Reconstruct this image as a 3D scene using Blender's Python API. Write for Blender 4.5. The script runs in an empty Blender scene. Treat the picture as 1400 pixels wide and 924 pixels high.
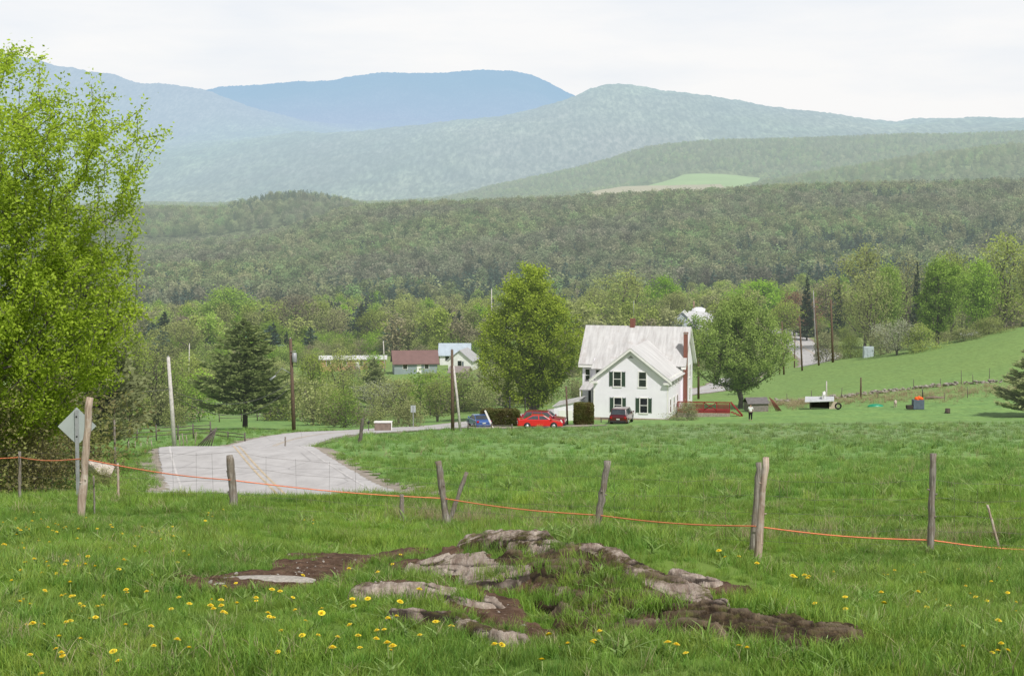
import bpy, math, random
import numpy as np
from mathutils import Vector, Matrix

# ------------------------------------------------------------------ basics
rng = np.random.default_rng(7)
random.seed(7)
COL = bpy.context.scene.collection
FPX = 2300.0
TH = math.atan((462 - 290) / FPX)
CT, ST = math.cos(TH), math.sin(TH)

def az(u, v):
    return (u - 700) / (FPX * CT + (462 - v) * ST)
def slope(v):
    return (-FPX * ST + (462 - v) * CT) / (FPX * CT + (462 - v) * ST)
def P(u, v, Y):
    return Vector((az(u, v) * Y, Y, slope(v) * Y))

# ------------------------------------------------------------------ terrain profile: (distance, [(bearing, elevation) ...])
ROWS = [
 (6.5, [(0,928),(700,925),(1400,930)]),
 (9,   [(0,834),(700,842),(1400,850)]),
 (13,  [(0,757),(400,765),(700,786),(1400,797)]),
 (17,  [(0,721),(318,733),(700,770),(1035,788),(1400,786)]),
 (21,  [(0,702),(318,711),(700,746),(1030,757),(1400,762)]),
 (27,  [(0,690),(318,699),(605,724),(815,732),(1400,727)]),
 (33,  [(0,683),(220,683),(420,682),(530,683),(600,692),(700,705),(1400,699)]),
 (45,  [(0,668),(180,672),(260,688),(500,692),(605,682),(800,676),(1400,670)]),
 (60,  [(0,648),(200,656),(228,669),(520,669),(560,663),(700,655),(1400,650)]),
 (72,  [(0,632),(200,634),(222,637),(470,638),(520,640),(700,640),(1400,636)]),
 (85,  [(0,625),(190,618),(225,612),(425,612),(500,618),(700,625),(1400,622)]),
 (95,  [(0,625),(200,622),(225,620),(400,621),(450,612),(550,612),(700,616),(1400,614)]),
 (106, [(0,625),(200,625),(345,627),(405,624),(440,607),(550,605),(700,607),(1400,608)]),
 (120, [(0,621),(237,616),(345,617),(400,612),(450,603),(600,601),(700,603),(1400,601)]),
 (130, [(0,618),(237,611),(345,609),(400,606),(470,599),(600,598),(700,600),(1000,598),(1400,596)]),
 (150, [(0,605),(335,592),(480,592),(600,592),(700,590),(1000,586),(1400,584)]),
 (170, [(0,598),(335,586),(400,588),(560,586),(660,586),(800,583),(1000,578),(1400,575)]),
 (190, [(0,590),(335,582),(560,582),(700,578),(800,570),(920,568),(1060,566),(1400,560)]),
 (215, [(0,580),(335,572),(560,575),(700,570),(800,562),(900,554),(1060,552),(1400,527)]),
 (250, [(0,570),(335,560),(560,565),(700,556),(900,542),(1060,536),(1200,515),(1400,487)]),
 (275, [(0,562),(335,550),(560,556),(700,548),(900,532),(1060,524),(1200,500),(1400,463)]),
 (300, [(0,555),(335,540),(560,548),(800,530),(950,524),(1060,508),(1100,502),(1140,495),(1250,478),(1400,447)]),
 (340, [(0,535),(335,522),(560,512),(800,512),(950,512),(1060,512),(1100,506),(1140,493),(1250,484),(1400,458)]),
 (385, [(0,517),(335,505),(560,497),(800,495),(950,494),(1060,492),(1140,479),(1250,474),(1400,455)]),
 (430, [(0,500),(335,490),(560,484),(800,480),(1060,463),(1140,464),(1250,467),(1400,452)]),
 (600, [(0,466),(400,462),(700,457),(1000,447),(1100,442),(1250,438),(1400,430)]),
 (800, [(0,450),(400,445),(700,440),(1000,425),(1400,405)]),
 (1000,[(0,432),(400,425),(700,415),(1000,398),(1400,383)]),
 (1300,[(0,392),(400,375),(700,350),(1000,330),(1400,320)]),
 (1700,[(0,364),(190,361),(300,352),(340,345),(400,330),(480,304),(560,298),(700,293),(900,283),(1100,273),(1400,266)]),
 (2000,[(0,352),(190,350),(340,338),(480,325),(1400,300)]),
 (2400,[(0,300),(180,297),(300,298),(330,285),(400,272),(460,281),(520,300),(700,305),(1400,305)]),
 (2900,[(0,306),(1400,304)]),
 (3500,[(0,300),(700,292),(900,285),(1000,268),(1040,259),(1200,230),(1300,214),(1400,203)]),
 (3900,[(0,296),(700,284),(780,272),(900,268),(1040,262),(1100,262),(1400,240)]),
 (4400,[(0,292),(600,282),(700,274),(780,268),(900,248),(950,239),(1040,242),(1400,215)]),
 (5000,[(0,285),(500,284),(600,277),(700,254),(830,228),(880,209),(980,198),(1100,195),(1200,190),(1400,185)]),
 (5600,[(0,288),(600,285),(880,225),(1400,205)]),
 (7000,[(0,287),(180,284),(500,272),(800,243),(1000,215),(1400,192)]),
 (10000,[(0,235),(180,212),(300,198),(420,180),(560,175),(700,160),(780,141),(815,122),(850,115),(890,122),(1000,138),(1150,158),(1220,168),(1300,166),(1400,163)]),
 (12500,[(0,200),(300,180),(420,182),(700,200),(850,170),(1400,200)]),
 (14500,[(0,68),(50,82),(150,103),(280,122),(340,145),(420,172),(600,190),(1400,215)]),
 (18000,[(0,130),(280,155),(1400,200)]),
 (24000,[(0,155),(250,132),(300,123),(400,112),(450,112),(540,101),(600,104),(650,98),(700,95),(740,108),(785,133),(820,155),(1400,190)]),
 (30000,[(0,225),(1400,225)]),
]
NA, NL = 900, 1400
AG = np.linspace(-0.6, 0.6, NA)
L0, L1 = 0.0, math.log(30000.0)
LG = np.linspace(L0, L1, NL)
rl = [0.0]; rz = [np.full(NA, -1.5)]
for Yr, pts in ROWS:
    a = np.array([az(u, v) for u, v in pts]); z = np.array([slope(v) * Yr for u, v in pts])
    rl.append(math.log(Yr)); rz.append(np.interp(AG, a, z))
rl = np.array(rl); rz = np.array(rz)
k = np.exp(-0.5 * (np.arange(-12, 13) / 4.0) ** 2); k /= k.sum()
rz = np.array([np.convolve(np.pad(r, 12, mode='edge'), k, mode='valid') for r in rz])
h = np.diff(rl)[:, None]; d = np.diff(rz, axis=0) / h
m = np.zeros_like(rz); m[0] = d[0]; m[-1] = d[-1]
w1 = 2 * h[1:] + h[:-1]; w2 = h[1:] + 2 * h[:-1]
same = d[:-1] * d[1:] > 0
with np.errstate(divide='ignore', invalid='ignore'):
    hm = (w1 + w2) / (w1 / d[:-1] + w2 / d[1:])
m[1:-1] = np.where(same, hm, 0.0)
TAB = np.zeros((NL, NA))
for i, l in enumerate(LG):
    j = min(max(np.searchsorted(rl, l) - 1, 0), len(rl) - 2)
    hh = rl[j + 1] - rl[j]; t = (l - rl[j]) / hh
    TAB[i] = ((2*t**3-3*t**2+1)*rz[j] + (t**3-2*t**2+t)*hh*m[j] + (-2*t**3+3*t**2)*rz[j+1] + (t**3-t**2)*hh*m[j+1])

def hash2(ix, iy, s):
    n = (ix.astype(np.int64) * 374761393 + iy.astype(np.int64) * 668265263 + s * 974634) & 0x7fffffff
    n = ((n ^ (n >> 13)) * 1274126177) & 0x7fffffff
    return ((n ^ (n >> 16)) & 0xffff) / 65535.0
def vnoise(x, y, s=0):
    x = np.asarray(x, float); y = np.asarray(y, float)
    ix = np.floor(x); iy = np.floor(y); fx = x - ix; fy = y - iy
    fx = fx*fx*(3-2*fx); fy = fy*fy*(3-2*fy)
    a = hash2(ix, iy, s); b = hash2(ix+1, iy, s); c = hash2(ix, iy+1, s); e = hash2(ix+1, iy+1, s)
    return (a*(1-fx)+b*fx)*(1-fy) + (c*(1-fx)+e*fx)*fy
def fbm(x, y, s=0, o=4):
    r = 0; amp = 0.5; f = 1.0
    for i in range(o):
        r = r + amp * (vnoise(x*f + 17*i, y*f - 9*i, s + i) - 0.5); amp *= 0.5; f *= 2.03
    return r

CREST = [(-1.1, 11.3, .10), (-.45, 11.5, .28), (.1, 11.3, .42), (.45, 10.4, .44), (.78, 9.4, .37), (1.1, 8.4, .21), (1.38, 7.6, .05)]
def seg_dist(x, y, ax, ay, bx, by):
    dx, dy = bx - ax, by - ay; L = dx*dx + dy*dy
    t = np.clip(((x-ax)*dx + (y-ay)*dy) / L, 0, 1)
    px, py = x - (ax + t*dx), y - (ay + t*dy)
    side = dx*(y-ay) - dy*(x-ax)
    return np.sqrt(px*px + py*py), t, side
def crest(x, y):
    best = np.full(np.shape(x), 1e9); hh = np.zeros(np.shape(x)); sd = np.zeros(np.shape(x)); al = np.zeros(np.shape(x))
    for i in range(len(CREST) - 1):
        a, b = CREST[i], CREST[i+1]
        dd, t, s = seg_dist(x, y, a[0], a[1], b[0], b[1])
        q = dd < best
        best = np.where(q, dd, best); hh = np.where(q, a[2] + t*(b[2]-a[2]), hh); sd = np.where(q, s, sd); al = np.where(q, i + t, al)
    return best, hh, sd, al           # sd > 0: far side
def H(x, y):
    x = np.asarray(x, float); y = np.asarray(y, float)
    yy = np.maximum(y, 1.0)
    a = np.clip(x / yy, -0.599, 0.599)
    fa = (a + 0.6) / 1.2 * (NA - 1); fl = np.clip((np.log(yy) - L0) / (L1 - L0) * (NL - 1), 0, NL - 1.001)
    ia = np.floor(fa).astype(int); il = np.floor(fl).astype(int); ta = fa - ia; tl = fl - il
    z = (TAB[il, ia]*(1-ta) + TAB[il, ia+1]*ta)*(1-tl) + (TAB[il+1, ia]*(1-ta) + TAB[il+1, ia+1]*ta)*tl
    z = z + np.where(y < 50, fbm(x*.7, y*.7, 3, 4) * .16 + fbm(x*.2, y*.2, 5, 2)*.2, 0) * np.clip((y-3)/6, 0, 1) * np.clip((50-y)/15, 0, 1)
    dd, hh, sd, al = crest(x, y)
    w = np.where(sd > 0, 1.1, 1.7)
    z = z + np.where(dd < 6, hh * np.exp(-(dd / w) ** 2), 0)
    z = z - np.where((sd < 0) & (dd < 4) & (al > 1.6), .13*np.exp(-((dd-.95)/.42)**2)*np.clip((al-1.6)/.8, 0, 1)*np.clip((6-al)/.6, 0, 1), 0)
    far = np.clip((y - 1000) / 1500, 0, 1)
    z = z + far * (fbm(x/260., y/420., 11, 4) * .0045 * np.minimum(y, 14000))
    return z
def Hs(x, y): return float(H(np.array([x]), np.array([y]))[0])
def G(u, Y):                              # ground point on bearing u at distance Y
    v = 560.
    for _ in range(4):
        x = az(u, v) * Y; z = Hs(x, Y)
        v = 462 - (CT*z + ST*Y) / (CT*Y - ST*z) * FPX
    return Vector((x, Y, z)), v
def hit(u, v, lo=5.5, hi=900):            # where the sight line meets the ground
    Ys = np.exp(np.linspace(math.log(lo), math.log(hi), 2500))
    a, s = az(u, v), slope(v)
    g = H(a*Ys, Ys) - s*Ys
    idx = np.argmax(g > 0)
    Y = Ys[idx] if g.max() > 0 else hi
    return Vector((a*Y, Y, Hs(a*Y, Y)))

# ------------------------------------------------------------------ mesh builders
def link(o, parent=None):
    COL.objects.link(o)
    if parent is not None: o.parent = parent
    return o
def mesh_np(name, V, F, tint=None, smooth=False, extra=None):
    me = bpy.data.meshes.new(name); n = len(V); mcount = len(F); s = F.shape[1]
    me.vertices.add(n); me.vertices.foreach_set('co', np.asarray(V, np.float32).ravel())
    me.loops.add(mcount*s); me.loops.foreach_set('vertex_index', np.asarray(F, np.int32).ravel())
    me.polygons.add(mcount); me.polygons.foreach_set('loop_start', np.arange(0, mcount*s, s, dtype=np.int32))
    if smooth: me.polygons.foreach_set('use_smooth', np.ones(mcount, bool))
    if tint is not None:
        at = me.attributes.new('tint', 'FLOAT', 'POINT'); at.data.foreach_set('value', np.asarray(tint, np.float32))
    for kx, vv in (extra or {}).items():
        at = me.attributes.new(kx, 'FLOAT', 'POINT'); at.data.foreach_set('value', np.asarray(vv, np.float32))
    me.update(calc_edges=True); me.validate()
    return me
class MB:
    def __init__(s): s.v = []; s.f = []; s.sm = []
    def add(s, V, F, smooth=False):
        o = len(s.v); s.v += [tuple(p) for p in V]; s.f += [tuple(i+o for i in f) for f in F]; s.sm += [smooth]*len(F); return s
    def box(s, x0, x1, y0, y1, z0, z1, M=None):
        V = [Vector(p) for p in ((x0,y0,z0),(x1,y0,z0),(x1,y1,z0),(x0,y1,z0),(x0,y0,z1),(x1,y0,z1),(x1,y1,z1),(x0,y1,z1))]
        if M is not None: V = [M @ p for p in V]
        return s.add(V, [(0,3,2,1),(4,5,6,7),(0,1,5,4),(1,2,6,5),(2,3,7,6),(3,0,4,7)])
    def tube(s, pts, rad, n=6, cap=True, smooth=True):
        pts = [Vector(p) for p in pts]; V = []; F = []
        if not hasattr(rad, '__len__'): rad = [rad]*len(pts)
        for i, p in enumerate(pts):
            t = (pts[min(i+1, len(pts)-1)] - pts[max(i-1, 0)])
            t = t.normalized() if t.length > 1e-9 else Vector((0,0,1))
            ref = Vector((1,0,0)) if abs(t.x) < .8 else Vector((0,1,0))
            a = t.cross(ref).normalized(); b = t.cross(a)
            for k in range(n):
                an = 2*math.pi*k/n
                V.append(p + (a*math.cos(an) + b*math.sin(an))*rad[i])
        for i in range(len(pts)-1):
            for k in range(n):
                F.append((i*n+k, i*n+(k+1)%n, (i+1)*n+(k+1)%n, (i+1)*n+k))
        if cap: F += [tuple(range(n-1, -1, -1)), tuple(range((len(pts)-1)*n, len(pts)*n))]
        return s.add(V, F, smooth)
    def prism(s, poly, axis_pts):         # poly list of (y,z) extruded between x0 and x1
        x0, x1 = axis_pts; n = len(poly)
        V = [(x0, p[0], p[1]) for p in poly] + [(x1, p[0], p[1]) for p in poly]
        F = [tuple(range(n-1, -1, -1)), tuple(range(n, 2*n))] + [(k, (k+1)%n, n+(k+1)%n, n+k) for k in range(n)]
        return s.add(V, F)
    def build(s, name, mat, parent=None, bevel=0):
        me = bpy.data.meshes.new(name); me.from_pydata(s.v, [], s.f); me.polygons.foreach_set('use_smooth', s.sm)
        me.materials.append(mat); me.update()
        o = link(bpy.data.objects.new(name, me), parent)
        if bevel:
            b = o.modifiers.new('bevel', 'BEVEL'); b.width = bevel; b.segments = 2; b.limit_method = 'ANGLE'
        return o
def tag(o, label=None, cat=None, group=None, kind=None):
    if label: o['label'] = label
    if cat: o['category'] = cat
    if group: o['group'] = group
    if kind: o['kind'] = kind
    return o
def empty(name, loc, rz=0, sc=1):
    o = bpy.data.objects.new(name, None); COL.objects.link(o)
    o.location = loc; o.rotation_euler = (0, 0, rz); o.scale = (sc,)*3 if not hasattr(sc, '__len__') else sc
    o.empty_display_size = .2
    return o
def copy_tree(o, parent=None):
    c = o.copy(); COL.objects.link(c); c.parent = parent
    for ch in [x for x in o.children]: copy_tree(ch, c)
    return c

# ------------------------------------------------------------------ material helpers
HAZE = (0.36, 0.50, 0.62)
def hz_group():  # haze painted into the materials as a pale glow growing with distance
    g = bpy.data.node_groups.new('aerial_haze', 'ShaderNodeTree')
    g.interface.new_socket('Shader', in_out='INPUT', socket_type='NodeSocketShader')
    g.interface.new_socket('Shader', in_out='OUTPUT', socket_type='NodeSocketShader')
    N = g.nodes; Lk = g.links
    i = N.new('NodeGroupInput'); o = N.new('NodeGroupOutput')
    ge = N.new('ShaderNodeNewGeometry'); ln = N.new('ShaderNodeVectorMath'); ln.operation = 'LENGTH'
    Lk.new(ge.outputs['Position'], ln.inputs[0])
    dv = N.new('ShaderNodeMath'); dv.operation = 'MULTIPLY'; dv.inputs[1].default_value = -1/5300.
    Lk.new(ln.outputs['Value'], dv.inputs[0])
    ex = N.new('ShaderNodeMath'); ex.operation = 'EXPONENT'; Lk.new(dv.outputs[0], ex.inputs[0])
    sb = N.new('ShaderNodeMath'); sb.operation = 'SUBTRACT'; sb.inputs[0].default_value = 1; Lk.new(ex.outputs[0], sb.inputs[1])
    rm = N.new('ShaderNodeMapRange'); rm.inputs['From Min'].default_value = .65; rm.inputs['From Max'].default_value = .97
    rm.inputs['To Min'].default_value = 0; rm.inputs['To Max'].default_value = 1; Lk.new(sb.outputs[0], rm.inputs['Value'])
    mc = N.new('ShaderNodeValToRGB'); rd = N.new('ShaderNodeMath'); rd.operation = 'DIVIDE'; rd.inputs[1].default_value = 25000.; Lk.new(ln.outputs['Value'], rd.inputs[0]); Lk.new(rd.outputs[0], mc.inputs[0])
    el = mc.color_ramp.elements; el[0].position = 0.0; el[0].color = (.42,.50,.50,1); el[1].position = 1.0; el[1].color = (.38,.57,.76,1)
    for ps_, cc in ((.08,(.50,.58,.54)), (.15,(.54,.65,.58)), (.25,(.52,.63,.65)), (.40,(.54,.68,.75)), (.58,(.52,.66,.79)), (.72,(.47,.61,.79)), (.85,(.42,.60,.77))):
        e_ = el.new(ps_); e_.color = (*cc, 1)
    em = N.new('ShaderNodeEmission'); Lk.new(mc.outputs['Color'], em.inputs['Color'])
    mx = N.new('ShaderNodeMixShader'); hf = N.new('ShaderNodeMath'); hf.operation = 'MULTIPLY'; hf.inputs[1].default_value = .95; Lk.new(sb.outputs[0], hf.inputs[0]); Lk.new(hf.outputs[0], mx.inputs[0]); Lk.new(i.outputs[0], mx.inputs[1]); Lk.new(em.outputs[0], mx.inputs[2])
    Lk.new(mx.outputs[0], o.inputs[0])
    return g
HZ = hz_group()
class NT:
    def __init__(s, name):
        s.m = bpy.data.materials.new(name); s.m.use_nodes = True; s.t = s.m.node_tree; s.t.nodes.clear()
        s.out = s.n('ShaderNodeOutputMaterial'); s.geo = s.n('ShaderNodeNewGeometry')
    def n(s, t, **kw):
        x = s.t.nodes.new(t)
        for k_, v_ in kw.items(): setattr(x, k_, v_)
        return x
    def l(s, a, b): s.t.links.new(a, b)
    def put(s, sock, val):
        if isinstance(val, bpy.types.NodeSocket): s.l(val, sock)
        elif isinstance(val, (tuple, list)) and len(val) == 3 and sock.type == 'RGBA': sock.default_value = (*val, 1)
        else: sock.default_value = val
    def pos(s, obj=False):
        if obj:
            return s.n('ShaderNodeTexCoord').outputs['Object']
        return s.geo.outputs['Position']
    def scale(s, vec, sc):
        x = s.n('ShaderNodeVectorMath', operation='MULTIPLY'); s.l(vec, x.inputs[0]); x.inputs[1].default_value = sc; return x.outputs[0]
    def noise(s, vec, sc, det=3, rough=.55):
        x = s.n('ShaderNodeTexNoise'); s.l(vec, x.inputs['Vector']); x.inputs['Scale'].default_value = sc
        x.inputs['Detail'].default_value = det; x.inputs['Roughness'].default_value = rough; return x.outputs['Fac']
    def rng(s, val, a, b, c=0., e=1.):
        x = s.n('ShaderNodeMapRange'); s.put(x.inputs['Value'], val)
        for k_, v_ in zip(('From Min','From Max','To Min','To Max'), (a,b,c,e)): x.inputs[k_].default_value = v_
        return x.outputs[0]
    def mix(s, f, a, b, bt='MIX'):
        x = s.n('ShaderNodeMix', data_type='RGBA', blend_type=bt); s.put(x.inputs['Factor'], f); s.put(x.inputs['A'], a); s.put(x.inputs['B'], b); return x.outputs['Result']
    def math(s, op, a, b=0.):
        x = s.n('ShaderNodeMath', operation=op); s.put(x.inputs[0], a); s.put(x.inputs[1], b); return x.outputs[0]
    def attr(s, name):
        x = s.n('ShaderNodeAttribute'); x.attribute_name = name; return x.outputs['Fac']
    def rand(s): return s.n('ShaderNodeObjectInfo').outputs['Random']
    def hsv(s, c, hh=.5, sat=1., v=1.):
        x = s.n('ShaderNodeHueSaturation'); s.put(x.inputs['Color'], c); s.put(x.inputs['Hue'], hh); s.put(x.inputs['Saturation'], sat); s.put(x.inputs['Value'], v); return x.outputs[0]
    def bsdf(s, col, rough=.8, metal=0., spec=.3, bump=None, bs=.3, bd=.02, trans=None, coat=0):
        b = s.n('ShaderNodeBsdfPrincipled'); s.put(b.inputs['Base Color'], col); s.put(b.inputs['Roughness'], rough)
        b.inputs['Metallic'].default_value = metal; b.inputs['Specular IOR Level'].default_value = spec
        if coat: b.inputs['Coat Weight'].default_value = coat; b.inputs['Coat Roughness'].default_value = .08
        if bump is not None:
            bp = s.n('ShaderNodeBump'); s.l(bump, bp.inputs['Height']); bp.inputs['Strength'].default_value = bs; bp.inputs['Distance'].default_value = bd
            s.l(bp.outputs[0], b.inputs['Normal'])
        o = b.outputs[0]
        if trans is not None:
            t = s.n('ShaderNodeBsdfTranslucent'); s.put(t.inputs['Color'], col)
            mx = s.n('ShaderNodeMixShader'); mx.inputs[0].default_value = trans; s.l(o, mx.inputs[1]); s.l(t.outputs[0], mx.inputs[2]); o = mx.outputs[0]
        return o
    def done(s, sh, haze=False):
        if haze:
            g = s.n('ShaderNodeGroup'); g.node_tree = HZ; s.l(sh, g.inputs[0]); sh = g.outputs[0]
        s.l(sh, s.out.inputs['Surface']); return s.m
def simple(name, col, rough=.6, metal=0, var=.25, sc=3., spec=.3, bump=0, coat=0, haze=False):
    t = NT(name); nz = t.noise(t.pos(True), sc, 5, .65)
    c = t.mix(t.rng(nz, .3, .7), tuple(x*(1-var) for x in col), tuple(min(1, x*(1+var*.6)) for x in col))
    return t.done(t.bsdf(c, rough, metal, spec, bump=nz if bump else None, bs=bump, coat=coat), haze)

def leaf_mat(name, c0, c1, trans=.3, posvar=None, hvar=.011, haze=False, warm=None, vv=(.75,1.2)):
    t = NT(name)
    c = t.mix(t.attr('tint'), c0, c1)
    r = t.rand()
    if posvar:
        n1 = t.noise(t.pos(), posvar, 3, .6)
        c = t.mix(t.rng(n1, .38, .62, 0, .8), c, warm or c0)
    c = t.hsv(c, t.rng(r, 0, 1, .5-hvar, .5+hvar), t.rng(r, 0, 1, .85, 1.1), t.rng(t.math('FRACT', t.math('MULTIPLY', r, 7.31)), 0, 1, vv[0], vv[1]))
    return t.done(t.bsdf(c, .6, 0, .25, trans=trans), haze)
M = {}
M['leaf_maple'] = leaf_mat('leaf_maple', (.17,.25,.02), (.47,.60,.065), .5)
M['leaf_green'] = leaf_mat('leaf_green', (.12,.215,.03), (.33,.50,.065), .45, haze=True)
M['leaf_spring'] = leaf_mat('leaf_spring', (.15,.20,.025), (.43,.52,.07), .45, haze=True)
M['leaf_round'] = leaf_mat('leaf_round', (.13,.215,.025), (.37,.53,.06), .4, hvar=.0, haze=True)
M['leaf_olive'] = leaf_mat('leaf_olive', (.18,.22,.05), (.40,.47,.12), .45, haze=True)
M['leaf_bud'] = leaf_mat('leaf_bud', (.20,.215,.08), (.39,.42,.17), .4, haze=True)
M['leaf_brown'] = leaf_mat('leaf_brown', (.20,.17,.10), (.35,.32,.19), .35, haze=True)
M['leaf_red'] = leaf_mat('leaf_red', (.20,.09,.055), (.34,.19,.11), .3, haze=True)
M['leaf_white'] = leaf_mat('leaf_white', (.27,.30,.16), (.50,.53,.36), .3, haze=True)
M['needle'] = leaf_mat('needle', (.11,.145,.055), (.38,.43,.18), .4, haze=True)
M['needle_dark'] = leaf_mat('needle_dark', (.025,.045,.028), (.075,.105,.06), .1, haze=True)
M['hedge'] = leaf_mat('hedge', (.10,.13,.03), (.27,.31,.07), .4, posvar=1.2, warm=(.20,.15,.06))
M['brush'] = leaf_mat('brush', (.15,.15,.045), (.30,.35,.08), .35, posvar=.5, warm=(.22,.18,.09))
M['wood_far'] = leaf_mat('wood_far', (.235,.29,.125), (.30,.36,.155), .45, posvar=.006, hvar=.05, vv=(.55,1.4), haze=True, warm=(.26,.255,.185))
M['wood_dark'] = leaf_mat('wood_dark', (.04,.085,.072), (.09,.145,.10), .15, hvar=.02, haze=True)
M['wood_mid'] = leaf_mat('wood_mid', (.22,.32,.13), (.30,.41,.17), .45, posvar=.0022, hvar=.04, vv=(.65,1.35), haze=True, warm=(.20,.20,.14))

def bark(name, a, b):
    t = NT(name); n1 = t.noise(t.scale(t.pos(True), (1,1,.25)), 14, 5, .7)
    return t.done(t.bsdf(t.mix(t.rng(n1,.35,.65), a, b), .9, bump=n1, bs=.6), True)
M['bark'] = bark('bark', (.05,.042,.032), (.17,.15,.125))
M['bark_pale'] = bark('bark_pale', (.25,.23,.2), (.55,.52,.47))
M['bark_dark'] = bark('bark_dark', (.035,.026,.02), (.11,.08,.06))

# patchy grass colour shared by turf sheet and blades
def grass_nodes(t, blade):
    p = t.pos()
    big = t.noise(p, .035, 3); mid = t.noise(p, .33, 4, .6); fine = t.noise(p, 2.2, 4, .65)
    c = t.mix(t.rng(big, .35, .65), (.205,.37,.042), (.29,.455,.062))
    c = t.mix(t.rng(t.noise(p, .9, 4, .6), .5, .68, 0, .6), c, (.30,.41,.10))
    c = t.mix(t.rng(mid, .4, .62, 0, .85), c, (.115,.255,.035))
    c = t.mix(t.rng(fine, .5, .75, 0, .5), c, (.27,.42,.09))
    # seeding dull band across the far field, paler mown lawn beyond it
    sx = t.n('ShaderNodeSeparateXYZ'); t.l(p, sx.inputs[0]); y = sx.outputs[1]; x = sx.outputs[0]
    b1 = t.math('MULTIPLY', t.rng(y, 100, 125), t.rng(y, 166, 172, 1, 0))
    b1 = t.math('MULTIPLY', b1, t.rng(x, -12, 10))
    st = t.noise(t.scale(p, (.05,.22,.2)), 1.0, 5, .65)
    c = t.mix(t.math('MULTIPLY', b1, t.rng(st, .35, .6, .15, .95)), c, (.27,.30,.15))
    c = t.mix(t.rng(y, 32, 100, 0, .6), c, (.225,.40,.13))
    far = t.rng(y, 205, 240)
    c = t.mix(t.math('MULTIPLY', far, t.rng(t.noise(t.scale(p,(.03,.08,.1)),1.,4), .3, .7, .5, .9)), c, (.23,.355,.085))
    return c
t = NT('grass_blade'); c = grass_nodes(t, True)
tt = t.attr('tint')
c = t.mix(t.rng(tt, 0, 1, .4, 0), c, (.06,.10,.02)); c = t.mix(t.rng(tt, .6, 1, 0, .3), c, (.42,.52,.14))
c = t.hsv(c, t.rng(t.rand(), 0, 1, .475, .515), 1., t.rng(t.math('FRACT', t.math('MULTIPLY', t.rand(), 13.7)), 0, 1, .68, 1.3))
M['blade'] = t.done(t.bsdf(c, .55, 0, .35, trans=.35))
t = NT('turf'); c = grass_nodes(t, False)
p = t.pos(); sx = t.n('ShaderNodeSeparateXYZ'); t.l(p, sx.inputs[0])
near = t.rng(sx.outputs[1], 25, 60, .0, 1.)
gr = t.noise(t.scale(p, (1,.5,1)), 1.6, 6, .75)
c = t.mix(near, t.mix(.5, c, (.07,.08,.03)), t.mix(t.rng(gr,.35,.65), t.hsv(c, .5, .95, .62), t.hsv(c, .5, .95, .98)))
wf = t.rng(sx.outputs[1], 330, 480)
c = t.mix(wf, c, t.mix(t.rng(t.noise(p,.02,4),.4,.6), (.17,.22,.06), (.26,.30,.11)))
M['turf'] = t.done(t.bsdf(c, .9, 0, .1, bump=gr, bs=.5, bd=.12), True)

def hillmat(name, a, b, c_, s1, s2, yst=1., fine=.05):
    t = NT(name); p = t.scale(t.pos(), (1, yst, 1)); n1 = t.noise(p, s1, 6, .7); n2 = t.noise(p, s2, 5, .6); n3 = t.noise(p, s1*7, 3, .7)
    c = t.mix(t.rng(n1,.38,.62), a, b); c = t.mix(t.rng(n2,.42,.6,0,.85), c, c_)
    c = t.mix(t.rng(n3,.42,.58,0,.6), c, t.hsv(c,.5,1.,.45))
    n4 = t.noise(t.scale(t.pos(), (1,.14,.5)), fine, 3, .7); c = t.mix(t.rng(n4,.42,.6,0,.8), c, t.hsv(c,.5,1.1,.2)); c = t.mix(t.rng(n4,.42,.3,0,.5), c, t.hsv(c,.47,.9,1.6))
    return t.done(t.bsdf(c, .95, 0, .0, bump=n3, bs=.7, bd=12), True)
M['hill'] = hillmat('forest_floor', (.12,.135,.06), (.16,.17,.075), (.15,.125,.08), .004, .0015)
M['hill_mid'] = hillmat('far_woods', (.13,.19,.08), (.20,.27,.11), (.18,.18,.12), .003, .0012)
M['mount'] = hillmat('mountain_woods_cloud_shade', (.05,.14,.11), (.42,.56,.32), (.34,.30,.28), .0011, .00035, .5)  # broad tone patches also paint cloud shadows into the woods colour
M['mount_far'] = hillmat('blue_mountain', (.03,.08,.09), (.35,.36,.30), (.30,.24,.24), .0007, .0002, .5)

# ------------------------------------------------------------------ ground sheets
def sheet(name, y0, y1, nr, nc, mat, spread=.42, pad=8, bump=0, kind='structure', zoff=0):
    Y = np.exp(np.linspace(math.log(y0), math.log(y1), nr)); T = np.linspace(-1, 1, nc)
    X = T[None, :] * (Y[:, None]*spread + pad); YY = np.repeat(Y[:, None], nc, 1)
    Z = H(X, YY) + zoff
    if bump:
        Z = Z + (vnoise(X/16., YY/60., 21) + .8*vnoise(X/34., YY/90., 22) - .9) * bump
        # gullies and spurs
        Z = Z + np.abs(fbm(X/1500., YY/3200., 31, 5)) * .012 * np.minimum(YY, 16000) - .0018*YY
    V = np.stack([X, YY, Z], -1).reshape(-1, 3)
    i = np.arange(nr-1)[:, None]*nc + np.arange(nc-1)[None, :]
    F = np.stack([i, i+1, i+nc+1, i+nc], -1).reshape(-1, 4)
    me = mesh_np(name, V, F, smooth=True); me.materials.append(mat)
    return tag(link(bpy.data.objects.new(name, me)), kind=kind)
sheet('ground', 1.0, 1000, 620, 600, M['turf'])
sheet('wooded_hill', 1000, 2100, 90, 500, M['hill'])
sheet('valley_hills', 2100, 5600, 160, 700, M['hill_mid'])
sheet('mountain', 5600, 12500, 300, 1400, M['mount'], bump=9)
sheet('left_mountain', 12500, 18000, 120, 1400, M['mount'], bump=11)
sheet('blue_mountain', 18000, 30000, 120, 1400, M['mount_far'], bump=14)

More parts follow.
